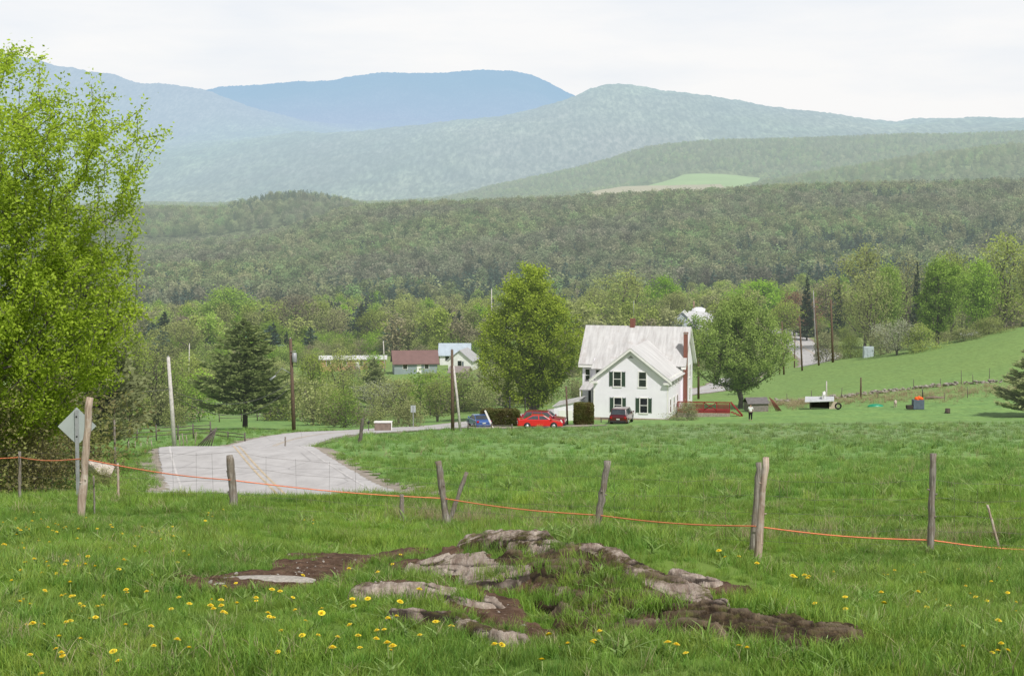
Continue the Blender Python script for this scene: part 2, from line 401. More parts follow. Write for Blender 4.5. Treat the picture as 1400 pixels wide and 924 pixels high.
def ribbon(name, pts, width, off, mat, lat=0., n=160, across=5, jag=0, wend=None, spline=True):
    pts = np.array(pts, float); tt_ = np.linspace(0, len(pts)-1, n)
    def cr(t_):
        i = int(min(max(math.floor(t_), 0), len(pts)-2)); f = t_ - i
        p0 = pts[max(i-1,0)]; p1 = pts[i]; p2 = pts[i+1]; p3 = pts[min(i+2,len(pts)-1)]
        return .5*((2*p1)+(-p0+p2)*f+(2*p0-5*p1+4*p2-p3)*f*f+(-p0+3*p1-3*p2+p3)*f**3)
    C = np.array([cr(t_) for t_ in tt_]); D = np.gradient(C, axis=0); D /= np.linalg.norm(D, axis=1)[:, None]
    Nn = np.stack([D[:,1], -D[:,0]], -1)
    s = np.linspace(-.5, .5, across)
    V = []
    for i in range(n):
        w = width if wend is None else width + (wend-width)*i/(n-1)
        for j, sj in enumerate(s):
            ex = 0
            if jag and j in (0, across-1): ex = (vnoise(np.array([i*.7]), np.array([j*3.]), 9)[0]-.5)*jag
            q = C[i] + Nn[i]*(lat + sj*w + ex)
            V.append((q[0], q[1], 0))
    V = np.array(V); V[:, 2] = H(V[:, 0], V[:, 1]) + off
    i = np.arange(n-1)[:, None]*across + np.arange(across-1)[None, :]
    F = np.stack([i, i+1, i+across+1, i+across], -1).reshape(-1, 4)
    me = mesh_np(name, V, F, smooth=True); me.materials.append(mat)
    return tag(link(bpy.data.objects.new(name, me)), kind='structure'), C
t = NT('asphalt'); p = t.pos(); n1 = t.noise(t.scale(p,(1,.25,1)), 1.2, 6, .7); n2 = t.noise(p, 30, 3, .7)
vo = t.n('ShaderNodeTexVoronoi', feature='DISTANCE_TO_EDGE'); t.l(t.scale(p,(.22,.12,.2)), vo.inputs['Vector']); vo.inputs['Scale'].default_value = 1.0
dist = t.n('ShaderNodeVectorMath', operation='ADD')
c = t.mix(t.rng(n1,.35,.65), (.44,.425,.42), (.56,.545,.54)); c = t.mix(t.rng(n2,.3,.7,0,.25), c, (.32,.31,.31))
c = t.mix(t.rng(vo.outputs['Distance'], .0, .010, .4, 0), c, (.12,.11,.11))
M['asphalt'] = t.done(t.bsdf(c, .9, 0, .2), True)
M['line_yellow'] = simple('line_yellow', (.58,.47,.32), .8, var=.4, sc=2)
M['line_white'] = simple('line_white', (.60,.58,.57), .8, var=.3, sc=2)
M['gravel'] = simple('gravel', (.33,.29,.24), .95, var=.4, sc=2)
def gx(u, Y): q, v = G(u, Y); return (q.x, q.y)
ROAD = [gx(392,44), gx(388,52), gx(375,60), gx(347,71), gx(323,85), gx(318,100), (-17.4,118), gx(395,134), gx(470,151), gx(545,166), gx(640,188), (3,215), (18,245), (33,268), gx(1015,302), gx(1078,330), gx(1116,350), gx(1118,374), gx(1088,425), gx(1050,520)]
road, RC = ribbon('road', ROAD, 7.7, .07, M['asphalt'], n=1300, across=33, jag=.12)
ribbon('road_shoulder', ROAD, 9.3, .045, M['gravel'], n=420, across=9, jag=1.2)
ribbon('road_centre_line', ROAD, .09  , .079, M['line_yellow'], lat=-.12, n=1300, across=2)
ribbon('road_centre_line', ROAD, .09  , .079, M['line_yellow'], lat=.14, n=1300, across=2)
ribbon('road_edge_line', ROAD, .09  , .079, M['line_white'], lat=-3.3, n=1300, across=2)
ribbon('road_edge_line', ROAD, .09  , .079, M['line_white'], lat=3.3, n=1300, across=2)
DRIVE = [gx(640,186), gx(672,172), gx(720,169), gx(770,170), gx(815,173)]
ribbon('driveway', DRIVE, 4.2, .06, M['gravel'], n=60, jag=.8)
# ploughed and green field on the far hillside
def patch(name, corners, mat, off, n=24):
    a, b, c, e = [np.array(q) for q in corners]; V = []
    for i in range(n):
        for j in range(n):
            s, r = i/(n-1), j/(n-1)
            q = (a*(1-s)+b*s)*(1-r) + (e*(1-s)+c*s)*r
            V.append((q[0], q[1], 0))
    V = np.array(V); V[:,2] = H(V[:,0], V[:,1]) + off
    i = np.arange(n-1)[:, None]*n + np.arange(n-1)[None, :]
    F = np.stack([i, i+1, i+n+1, i+n], -1).reshape(-1, 4)
    me = mesh_np(name, V, F, smooth=True); me.materials.append(mat)
    return tag(link(bpy.data.objects.new(name, me)), kind='structure')
def hazed(name, col): return simple(name, col, .95, var=.15, sc=.01, haze=True)
FIELD = [gx(745,3560), gx(1010,3560), gx(1040,4250), gx(935,4290)]
patch('hillside_field', FIELD, hazed('far_field_green', (.30,.44,.18)), 14)
FIELD2 = [gx(760,3540), gx(1000,3540), gx(985,3950), gx(850,4000)]
patch('ploughed_field', FIELD2, hazed('far_field_brown', (.45,.38,.27)), 17)

# ------------------------------------------------------------------ instancing of uncountable stuff
def proto_col(name, objs):
    c = bpy.data.collections.new(name)
    for o in objs: c.objects.link(o)
    return c
def scatter(name, pts, rot, scl, idx, col, kind='stuff'):
    me = bpy.data.meshes.new(name); n = len(pts); me.vertices.add(n); me.vertices.foreach_set('co', np.asarray(pts, np.float32).ravel())
    a = me.attributes.new('rot', 'FLOAT_VECTOR', 'POINT'); a.data.foreach_set('vector', np.asarray(rot, np.float32).ravel())
    a = me.attributes.new('scl', 'FLOAT_VECTOR', 'POINT'); a.data.foreach_set('vector', np.asarray(scl, np.float32).ravel())
    a = me.attributes.new('idx', 'INT', 'POINT'); a.data.foreach_set('value', np.asarray(idx, np.int32))
    me.update()
    o = link(bpy.data.objects.new(name, me))
    g = bpy.data.node_groups.new(name, 'GeometryNodeTree')
    g.interface.new_socket('Geometry', in_out='INPUT', socket_type='NodeSocketGeometry'); g.interface.new_socket('Geometry', in_out='OUTPUT', socket_type='NodeSocketGeometry')
    N = g.nodes; Lk = g.links; i = N.new('NodeGroupInput'); out = N.new('NodeGroupOutput')
    ci = N.new('GeometryNodeCollectionInfo'); ci.inputs['Collection'].default_value = col; ci.inputs['Separate Children'].default_value = True; ci.inputs['Reset Children'].default_value = True
    ip = N.new('GeometryNodeInstanceOnPoints'); ip.inputs['Pick Instance'].default_value = True
    def na(nm, ty):
        x = N.new('GeometryNodeInputNamedAttribute'); x.data_type = ty; x.inputs['Name'].default_value = nm; return x.outputs['Attribute']
    Lk.new(i.outputs[0], ip.inputs['Points']); Lk.new(ci.outputs[0], ip.inputs['Instance']); Lk.new(na('idx','INT'), ip.inputs['Instance Index'])
    e2r = N.new('FunctionNodeEulerToRotation'); Lk.new(na('rot','FLOAT_VECTOR'), e2r.inputs[0]); Lk.new(e2r.outputs[0], ip.inputs['Rotation'])
    Lk.new(na('scl','FLOAT_VECTOR'), ip.inputs['Scale']); Lk.new(ip.outputs[0], out.inputs[0])
    md = o.modifiers.new('scatter', 'NODES'); md.node_group = g
    return tag(o, kind=kind)

# ------------------------------------------------------------------ grass
def tuft(name, n, rad, hmin, hmax, wid, mat, lean=.5, seed=0):
    r = np.random.default_rng(seed); V = []; F = []; T = []
    for i in range(n):
        a = r.uniform(0, 6.283); d_ = rad*math.sqrt(r.random()); bx, by = d_*math.cos(a), d_*math.sin(a)
        hh = r.uniform(hmin, hmax); a2 = r.uniform(0, 6.283); ln_ = r.uniform(.1, lean)*hh
        lx, ly = math.cos(a2)*ln_, math.sin(a2)*ln_; a3 = r.uniform(0, 6.283); wx, wy = math.cos(a3)*wid, math.sin(a3)*wid
        o = len(V)
        for s, w in ((0,1.),(.4,.9),(.75,.6),(1.,.08)):
            cx, cy, cz = bx+lx*s*s, by+ly*s*s, hh*(s - .18*s*s*(ln_/hh)) - .015
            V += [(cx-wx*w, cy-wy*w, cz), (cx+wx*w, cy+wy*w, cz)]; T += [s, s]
        for q in range(3): F.append((o+2*q, o+2*q+1, o+2*q+3, o+2*q+2))
    me = mesh_np(name, np.array(V), np.array(F), tint=T); me.materials.append(mat)
    return bpy.data.objects.new(name, me)
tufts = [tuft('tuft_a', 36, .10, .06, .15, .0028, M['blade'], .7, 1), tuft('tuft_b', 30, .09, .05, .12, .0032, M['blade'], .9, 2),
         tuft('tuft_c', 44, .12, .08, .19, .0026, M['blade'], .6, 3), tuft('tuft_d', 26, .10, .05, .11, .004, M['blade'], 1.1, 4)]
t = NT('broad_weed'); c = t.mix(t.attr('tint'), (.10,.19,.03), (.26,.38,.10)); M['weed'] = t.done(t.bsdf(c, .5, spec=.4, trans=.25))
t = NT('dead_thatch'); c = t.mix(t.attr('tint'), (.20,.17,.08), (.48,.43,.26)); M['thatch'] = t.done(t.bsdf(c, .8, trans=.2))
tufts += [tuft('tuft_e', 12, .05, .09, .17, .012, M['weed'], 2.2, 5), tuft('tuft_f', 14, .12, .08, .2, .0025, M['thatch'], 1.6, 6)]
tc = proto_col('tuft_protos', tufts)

ROCKS = [  # bare rock strips: pixel chain, half width (m), moss amount
 ([(618,750),(660,746),(720,746),(790,762),(870,800),(950,836)], .11, .5),
 ([(770,765),(830,800),(890,838),(960,862),(1040,866),(1105,878)], .19, 1.0),
 ([(590,782),(650,784),(700,800)], .14, .15), ([(505,816),(570,816),(640,830),(665,838)], .10, .15),
 ([(545,848),(620,856),(690,880),(700,886)], .06, .4), ([(690,775),(760,790),(800,822)], .10, 1.0),
 ([(800,860),(860,872),(890,874)], .12, .8), ([(760,830),(820,845)], .08, .8), ([(930,796),(972,808)], .05, .3)]
SOILS = [([(290,802),(350,800),(430,788),(500,766),(540,762)], .21), ([(440,764),(520,764)], .17), ([(330,752),(380,752)], .14), ([(560,778),(700,800)], .15), ([(520,806),(650,825),(720,878)], .13),
 ([(760,772),(880,850),(1010,862)], .17), ([(960,805),(975,806)], .14)]
def chain(pts): return [hit(u, v, 5.5, 40) for u, v in pts]
ROCKC = [(chain(p_), w, ms) for p_, w, ms in ROCKS]
SOILC = [(chain(p_), w) for p_, w in SOILS]
def chainmask(x, y, chains):
    best = np.zeros(np.shape(x))
    for c_ in chains:
        pts, w = c_[0], c_[1]
        for i in range(len(pts)-1):
            dd, t_, s_ = seg_dist(x, y, pts[i].x, pts[i].y, pts[i+1].x, pts[i+1].y)
            best = np.maximum(best, 1 - dd/(w*2))
    return best
def bare(x, y):
    nz = fbm(x*3., y*3., 44, 4)*1.5 + fbm(x*7., y*7., 47, 3)*.9
    rk = chainmask(x, y, ROCKC); so = chainmask(x, y, SOILC)
    rk = rk + nz*.5*np.clip(rk*4, 0, 1); so = so + (nz*.7 + fbm(x*9., y*9., 46, 3)*1.0)*np.clip(so*4, 0, 1)
    return rk, so
RCN = RC[::3]
def on_road(x, y, m_=4.2):
    res = np.zeros(len(x), bool)
    for q in range(0, len(x), 4000):
        dx = x[q:q+4000, None]-RCN[None, :, 0]; dy = y[q:q+4000, None]-RCN[None, :, 1]
        res[q:q+4000] = (dx*dx+dy*dy).min(1) < m_*m_
    return res
def grass_band(y0, y1, dens, s0, s1, seed, thin=None, wpad=.36):
    r = np.random.default_rng(seed)
    area = wpad*(y1*y1-y0*y0); n = int(area*dens)
    y = np.sqrt(r.uniform(y0*y0, y1*y1, n)); x = r.uniform(-wpad, wpad, n)*y
    rk, so = bare(x, y) if y0 < 20 else (np.zeros(n), np.zeros(n))
    patch_ = (r.random(n) < .85) & (x > -.3) & (rk > .3) & (crest(x, y)[0] > .42) & (fbm(x*2.6, y*2.6, 51, 3) > .05)
    keep = patch_ | (((rk < .40 + r.normal(0,.07,n)) | (r.random(n) < .03)) & ((so < .55) | (r.random(n) < .3)))
    if y1 > 40: keep &= ~on_road(x, y)
    keep &= ~((y > 158) & (x > -20) & (x < 14) & (y > 166))
    x, y = x[keep], y[keep]; n = len(x); so = so[keep]; rk = rk[keep]
    s = r.uniform(s0, s1, n) * np.clip(1 + 2.2*fbm(x*.9, y*.9, 8, 3), .45, 1.8) * np.where(rk > .5, .85, np.where(so > .35, .62, 1.))
    z = H(x, y) + np.where(patch_[keep], np.clip((rk-.30)*.4, 0, .06), 0)
    pts = np.stack([x, y, z], -1); rot = np.stack([r.normal(0,.12,n), r.normal(0,.12,n), r.uniform(0,6.28,n)], -1)
    return pts, rot, np.stack([s, s, s*r.uniform(.8,1.2,n)], -1), r.choice(6, n, p=[.25,.22,.23,.22,.045,.035])
bands = [grass_band(5, 9, 330, .36, .62, 1), grass_band(9, 14, 230, .42, .7, 6), grass_band(14, 22, 120, .5, .85, 2), grass_band(22, 38, 48, .75, 1.2, 3), grass_band(38, 80, 6, 1.2, 2.2, 4), grass_band(80, 165, 1.1, 1.6, 2.8, 5)]
cat = [np.concatenate([b[i] for b in bands]) for i in range(4)]
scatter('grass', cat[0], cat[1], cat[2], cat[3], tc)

# dry straw standing along the fence
t = NT('straw'); c = t.mix(t.attr('tint'), (.22,.16,.09), (.50,.42,.27)); M['straw'] = t.done(t.bsdf(c, .8, trans=.2))
st_t = [tuft('straw_a', 22, .10, .2, .5, .0025, M['straw'], .7, 11), tuft('straw_b', 16, .14, .15, .7, .002, M['straw'], 1.1, 12)]
sc_ = proto_col('straw_protos', st_t)
sp = []
for (u, v, n, sx_, s_) in [(605,716,26,.35,.8),(655,718,26,.7,.75),(700,716,20,.5,.8),(815,738,26,.13,.75),(549,714,10,.15,.7),(530,712,8,.3,.6),(1140,740,26,.7,.7),(1060,738,12,.8,.5),(1280,744,18,.3,.6),(1340,738,24,.8,.7),(960,738,10,.6,.5),(740,728,8,.5,.6),(90,676,14,.8,.6),(380,690,5,1.,.4)]:
    b = hit(u, v, 15.5)
    for _ in range(n):
        x = b.x + rng.normal(0, sx_); y = b.y + rng.normal(0, .15); sp.append((x, y, Hs(x, y), s_*rng.uniform(.6, 1.3)))
sp = np.array(sp); n = len(sp)
scatter('dry_grass', sp[:, :3], np.stack([rng.normal(0,.15,n), rng.normal(0,.15,n), rng.uniform(0,6.28,n)], -1), np.repeat(sp[:, 3:4], 3, 1), rng.integers(0, 2, n), sc_)

# ------------------------------------------------------------------ rock outcrop and bare soil (real relief over the turf)
def relief(name, mat, which, x0, x1, y0, y1, res, hgt, rough_):
    nx = int((x1-x0)/res); ny = int((y1-y0)/res)
    X, Y = np.meshgrid(np.linspace(x0, x1, nx), np.linspace(y0, y1, ny))
    rk, so = bare(X, Y); mk = rk if which == 'rock' else so
    al = X*.62 - Y*.78; ac = X*.78 + Y*.62
    strata = np.abs(fbm(ac*5.5, al*1.1, 71, 5))*2
    steps = np.floor((ac + fbm(X*1.5, Y*1.5, 3, 3)*.6)*5)/5 - ac
    q1 = ac*3.4 + fbm(X*1.1, Y*1.1, 3, 4)*1.3; lay = q1 - np.floor(q1); q2 = ac*11 + fbm(X*2., Y*2., 13, 4)*1.8; lay2 = q2 - np.floor(q2)
    crack = np.abs(fbm(al*3.2, ac*5., 91, 3))
    moss = np.zeros(X.shape); best = np.zeros(X.shape)
    for pts, w, ms in ROCKC:
        for i in range(len(pts)-1):
            dd, _, _ = seg_dist(X, Y, pts[i].x, pts[i].y, pts[i+1].x, pts[i+1].y); q = (1-dd/(w*2)) > best
            best = np.where(q, 1-dd/(w*2), best); moss = np.where(q, ms, moss)
    rgh = .3 + .7*np.clip(moss*1.3, 0, 1)
    if which == 'rock': Z = H(X, Y) + np.clip((mk-.32)*.35, -.12, .06) + rgh*((lay-.5)*.035 + (lay2-.5)*.02 - .015*np.clip(1-crack*14, 0, 1) + fbm(X*26, Y*26, 72, 3)*.02) + fbm(X*26, Y*26, 72, 3)*.006 + fbm(X*3, Y*3, 73, 3)*.02
    else: Z = H(X, Y) + np.clip(mk-.42, -.5, .12)*hgt + fbm(X*11, Y*11, 75, 4)*rough_*.6 + .02 + fbm(X*45, Y*45, 76, 2)*.012
    V = np.stack([X, Y, Z], -1).reshape(-1, 3); i = np.arange(ny-1)[:, None]*nx + np.arange(nx-1)[None, :]
    F = np.stack([i, i+1, i+nx+1, i+nx], -1).reshape(-1, 4)
    mkv = mk.reshape(-1); F = F[(mkv[F].max(1) > (.22 if which == 'rock' else .36))]
    used = np.unique(F); remap = -np.ones(len(V), int); remap[used] = np.arange(len(used))
    me = mesh_np(name, V[used], remap[F], smooth=True, extra={'moss': (moss+fbm(X*4, Y*4, 78, 3)*1.1).reshape(-1)[used], 'lay': (np.clip(lay*.6+lay2*.5 - np.clip(.5-crack*7, 0, .5), 0, 1)).reshape(-1)[used]})
    me.materials.append(mat)
    return link(bpy.data.objects.new(name, me))
t = NT('ledge_rock'); p = t.pos()
mp = t.n('ShaderNodeMapping'); t.l(p, mp.inputs[0]); mp.inputs['Rotation'].default_value = (0, 0, math.radians(-52)); mp.inputs['Scale'].default_value = (14, 2.2, 8)
n1 = t.noise(mp.outputs[0], 1.1, 8, .72); n2 = t.noise(p, 9, 6, .7); n3 = t.noise(p, 2.6, 4, .6); n4 = t.noise(p, 60, 3, .7)
pale = t.mix(t.rng(n1,.38,.6), (.24,.17,.13), (.60,.51,.43)); pale = t.mix(t.rng(n4,.35,.65,0,.4), pale, (.24,.21,.18))
dark = t.mix(t.rng(n1,.40,.66), (.03,.02,.012), (.16,.115,.065)); dark = t.mix(t.rng(n2,.5,.62,0,.6), dark, (.13,.14,.035)); dark = t.mix(t.rng(t.attr('lay'), .6, .95, 0, .5), dark, (.30,.235,.17))
crk = t.rng(t.attr('lay'), .12, .42, .9, 0)
c = t.mix(t.rng(t.math('ADD', t.attr('moss'), t.rng(n2,.3,.7,-.35,.35)), .35, .6), pale, dark)
c = t.mix(crk, c, (.03,.022,.016))
M['rock'] = t.done(t.bsdf(c, .92, 0, .15, bump=n1, bs=.9, bd=.05))
t = NT('soil'); p = t.pos(); n1 = t.noise(p, 8, 7, .75); n2 = t.noise(p, 40, 4, .7)
c = t.mix(t.rng(n1,.35,.65), (.05,.028,.018), (.17,.11,.075)); c = t.mix(t.rng(n2,.6,.7,0,.7), c, (.30,.25,.2))
M['soil'] = t.done(t.bsdf(c, .95, 0, .1, bump=n2, bs=.9, bd=.02))
ro = relief('rock_outcrop', M['rock'], 'rock', -1.6, 2.2, 6.4, 12.8, .011, .22, .13)
tag(ro, 'layered pale and mossy rock ledge breaking through the foreground grass', 'rock')
tag(relief('bare_soil', M['soil'], 'soil', -2.6, 2.2, 6.4, 14.5, .02, .16, .07), kind='structure')
M['stone'] = simple('pale_stone', (.42,.39,.35), .9, var=.5, sc=12, bump=.5)
def stone_mesh(name, s, seed, mat, flat=.55):
    r = np.random.default_rng(seed); import bmesh
    bm = bmesh.new(); bmesh.ops.create_icosphere(bm, subdivisions=3, radius=1)
    ax = [Vector(r.normal(0,1,3)).normalized() for _ in range(9)]; dl = [r.uniform(.55,.85) for _ in ax]
    for v_ in bm.verts:
        for a_, d_ in zip(ax, dl):
            q = v_.co.dot(a_)
            if q > d_: v_.co -= a_*(q-d_)*.85
        v_.co *= 1 + float(fbm(np.array([v_.co.x*3+seed]), np.array([v_.co.y*3+v_.co.z*2]), seed, 3)[0])*.25
        v_.co.x *= s; v_.co.y *= s*.8; v_.co.z *= s*flat
    me = bpy.data.meshes.new(name); bm.to_mesh(me); bm.free(); me.materials.append(mat)
    return me
STN = [stone_mesh('stone', 1, i, M['stone']) for i in range(5)]
# pebbles in the soil
pp = []
for _ in range(420):
    u, v = (rng.uniform(285,545), rng.uniform(752,806)) if rng.random() < .8 else (rng.uniform(520,720), rng.uniform(780,880))
    a = hit(u, v, 6, 30)
    if float(bare(np.array([a.x]), np.array([a.y]))[1][0]) > .5: pp.append((a.x, a.y, a.z+.035, min(.03, rng.lognormal(-4.9, .5))))
pp = np.array(pp); n = len(pp)
pc = proto_col('pebble_protos', [bpy.data.objects.new('pebble', m_) for m_ in STN])
scatter('pebbles', pp[:, :3], rng.uniform(0, 6, (n, 3)), np.repeat(pp[:, 3:4], 3, 1), rng.integers(0, 5, n), pc)
for i, (u, v, w, lb) in enumerate([(365,800,.34,'long flat pale stone lying in the bare brown soil patch'), (306,806,.09,'small pale stone at the left end of the soil patch'), (400,797,.09,'small pale stone just right of the long flat one')]):
    a = hit(u, v, 6, 30); o = bpy.data.objects.new('stone', STN[i].copy()); link(o); o.location = a + Vector((0,0,.02)); o.scale = (w, w*.35, .07 if w > .2 else w*.5); tag(o, lb, 'stone')

# ------------------------------------------------------------------ dandelions
M['petal'] = simple('dandelion_petal', (.95,.74,.05), .6, var=.2, sc=40); M['stalk'] = simple('dandelion_stalk', (.32,.40,.15), .6)
def dandelion():
    r = empty('dandelion', (0,0,0))
    b = MB(); b.tube([(0,0,0),(.006,.0,.06),(.012,.004,.125),(.012,.006,.15)], [.0026,.0024,.0022,.003], 5); b.build('stem', M['stalk'], r)
    b = MB()
    for ring, (rd, z, nn) in enumerate(((.021,.152,16),(.016,.158,13),(.010,.163,9),(.005,.166,6))):
        for k in range(nn):
            a = 6.283*k/nn + ring*.3; w = .0035
            ca, sa = math.cos(a), math.sin(a); c0 = Vector((.012, .006, .150))
            b.add([c0 + Vector((-sa*w*.4, ca*w*.4, 0)), c0 + Vector((sa*w*.4, -ca*w*.4, 0)), c0 + Vector((ca*rd+sa*w, sa*rd-ca*w, z-.150)), c0 + Vector((ca*rd-sa*w, sa*rd+ca*w, z-.150))], [(0,1,2,3)])
    b.build('flower_head', M['petal'], r)
    return r
dn = dandelion(); spots = []
def dclus(u, v, n, su, sv):
    for _ in range(int(n*1.25+.5)): spots.append((u + rng.normal(0, su), v + rng.normal(0, sv)))
for (u, v, n, su, sv) in [(60,712,16,45,12),(130,735,14,60,12),(215,742,14,22,8),(40,770,14,30,10),(110,790,8,30,8),(300,712,6,25,6),(200,820,14,90,20),(60,880,10,50,25),(150,895,8,60,20),(350,840,12,40,15),(470,850,10,60,18),(560,880,10,60,20),(430,905,5,60,10),(680,900,4,70,10),(760,905,3,40,10),(980,905,4,50,8),(60,740,14,40,14),(170,770,10,50,14),(80,850,10,60,20),(1115,798,8,18,5),(1240,830,9,40,18),(1160,850,5,40,20),(1350,800,6,30,14),(1345,850,6,30,25),(1250,795,4,25,8),(540,800,3,40,20),(425,722,3,8,3),(1000,770,3,30,8),(960,712,2,15,3),(820,865,3,25,12),(1330,905,4,40,10),(1020,780,2,10,4)]:
    dclus(u, v, n, su, sv)
first = True
for (u, v) in spots:
    if not (-20 < u < 1420 and 690 < v < 960): continue
    a = hit(u, v, 5.5, 40)
    if float(bare(np.array([a.x]), np.array([a.y]))[0][0]) > .42: continue
    o = dn if first else copy_tree(dn); first = False
    o.location = a; o.scale = (s_ := rng.uniform(.55, .82), s_, s_*rng.uniform(.5, .85)); o.rotation_euler = (rng.normal(-.1,.18), rng.normal(0,.18), rng.uniform(0,6.28))
    tag(o, 'yellow dandelion flower on a pale stalk in the foreground grass', 'flower', 'dandelions in the foreground grass')

# ------------------------------------------------------------------ trees
def leaves(C, s, r, tint, asp=.55, flat=.35):
    n = len(C)
    a = r.normal(0, 1, (n,3)); a[:,2] *= .7; a /= np.linalg.norm(a, axis=1)[:,None]
    b = r.normal(0, 1, (n,3)); b[:, 2] *= flat + .4; b -= (b*a).sum(1)[:,None]*a; b /= np.linalg.norm(b, axis=1)[:,None]+1e-9
    s = s[:,None]
    V = np.stack([C-a*s*.5, C+b*s*asp*.5, C+a*s*.5, C-b*s*asp*.5], 1).reshape(-1,3)
    F = np.arange(4*n).reshape(-1,4)
    return V, F, np.repeat(tint, 4)
def branch_mesh(b, nodes, par, r0, rmin, n=5, maxseg=None):
    N = len(nodes); cnt = np.zeros(N)
    haschild = np.zeros(N, bool)
    for i in range(N):
        if par[i] >= 0: haschild[par[i]] = True
    cnt[~haschild] = 1
    for i in range(N-1, 0, -1):
        if par[i] >= 0: cnt[par[i]] += cnt[i]
    rad = np.maximum(rmin, r0*np.sqrt(cnt/cnt[0])) if cnt[0] else cnt
    for i in range(1, N):
        p_ = par[i]
        if p_ < 0: continue
        ra, rb = min(rad[p_], rad[i]*1.35), rad[i]
        b.tube([nodes[p_], nodes[i]], [ra, rb], n if rb > .03 else 3, cap=False)
def make_broadleaf(name, seed, Hh, R, base, K, M_, ls, sig, r0, lmat, bmat, prof='oval', stems=1, lobes=5, irr=.25, rmin=.008, top=.9, tipbias=.55, curve=0, spray=0, sparse=0, hole=0):
    r = np.random.default_rng(seed)
    root = empty(name, (0,0,0))
    nodes = []; par = []
    for s in range(stems):
        a0 = r.uniform(0, 6.28); sp_ = (0 if stems == 1 else .22)*r.uniform(.6, 1.2); wob = r.normal(0, .02*Hh, 2)
        nt = 12; prev = -1
        for i in range(nt):
            f = i/(nt-1); hgt_ = f*Hh*top*(r.uniform(.8,1) if stems > 1 else 1)
            x = math.cos(a0)*sp_*hgt_*f**.5 + wob[0]*math.sin(f*3.1) + curve*f*Hh + r.normal(0,.006*Hh); y = math.sin(a0)*sp_*hgt_*f**.5 + wob[1]*math.sin(f*2.5) + r.normal(0,.006*Hh)
            if i == 0: x = y = 0
            nodes.append((x, y, hgt_)); par.append(prev if i else (-1 if s == 0 else 0)); prev = len(nodes)-1
    lob = [(r.uniform(0,6.28), r.uniform(0,1), r.uniform(-irr, irr)) for _ in range(lobes)]
    tips = []
    while len(tips) < K:
        f = r.random(); a = r.uniform(0, 6.283)
        if prof == 'oval': pr = math.sin(math.pi*min(max(f*.94+.05,0),1))**.55
        elif prof == 'custom': pr = float(np.interp(f, [0,.14,.3,.43,.59,.69,.78,.87,.95,1], [.36,.76,.98,.88,.80,.74,.82,.56,.34,.12]))
        elif prof == 'pear': pr = math.sin(math.pi*min(max(f**.75*.94+.05,0),1))**.6*(1 if f < .6 else .92)
        elif prof == 'round': pr = math.sqrt(max(0, 1-(2*f-1)**2))*1.0
        elif prof == 'vase': pr = (.35+.65*f)*math.sqrt(max(0,1-max(0,(f-.6)/.4)**2))
        elif prof == 'dome': pr = math.sqrt(max(0, 1-f**2.2))*(.75+.25*min(1,f*5))
        else: pr = 1-f*.8
        for la, lf, lv in lob: pr *= 1 + lv*math.exp(-((math.cos(a-la)-1)**2*2 + (f-lf)**2*12))*1.5
        rad = R*pr*(r.random()**tipbias)
        if r.random() > pr: continue
        if sparse and r.random() < sparse*max(0, f-.55)/.45: continue
        tips.append((rad*math.cos(a)+curve*Hh*.7, rad*math.sin(a), base + f*(Hh-base)))
    tips.sort(key=lambda q: math.hypot(q[0], q[1]) + .25*abs(q[2]-base))
    tdir = []
    for tp in tips:
        A = np.array(nodes); d_ = A - np.array(tp); dh = np.hypot(d_[:,0], d_[:,1]); ds = np.sqrt((d_**2).sum(1))
        cost = ds + 2.0*np.maximum(0, d_[:,2] + .45*dh)
        cost[A[:,2] < base*.55] += 50
        j = int(np.argmin(cost)); pj = A[j]; tpv = np.array(tp); ns = 1 if ds[j] < .08*Hh else (2 if ds[j] < .2*Hh else 4); pr_ = j
        for q in range(1, ns+1):
            f = q/ns; pt = pj + (tpv-pj)*f; pt[2] += -.10*ds[j]*math.sin(f*math.pi)*(.5) ; pt += r.normal(0, .02*ds[j], 3)*(f < 1)
            nodes.append(tuple(pt)); par.append(pr_); pr_ = len(nodes)-1
        dv_ = tpv - pj; dv_[2] += .25*np.linalg.norm(dv_); tdir.append(dv_/(np.linalg.norm(dv_)+1e-6))
    b = MB(); branch_mesh(b, nodes, par, r0, rmin); b.build('trunk', bmat, root)
    T = np.array(tips); n = K*M_
    C = np.repeat(T, M_, 0) + r.normal(0, 1, (n,3))*np.array([sig, sig, sig*.8])
    if spray: C = C + np.repeat(np.array(tdir), M_, 0)*(r.uniform(-.75,.35,n)*spray*np.repeat(r.uniform(.6,1.4,K), M_))[:,None]
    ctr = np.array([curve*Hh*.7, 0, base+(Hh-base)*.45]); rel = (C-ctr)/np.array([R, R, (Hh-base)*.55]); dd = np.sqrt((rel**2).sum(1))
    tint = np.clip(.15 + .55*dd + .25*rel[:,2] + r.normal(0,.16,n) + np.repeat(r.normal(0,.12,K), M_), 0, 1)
    V, F, Tn = leaves(C, ls*r.uniform(.6,1.3,n), r, tint)
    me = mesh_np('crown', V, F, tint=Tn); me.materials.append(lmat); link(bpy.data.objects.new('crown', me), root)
    root['h'] = Hh; root['r'] = R
    return root
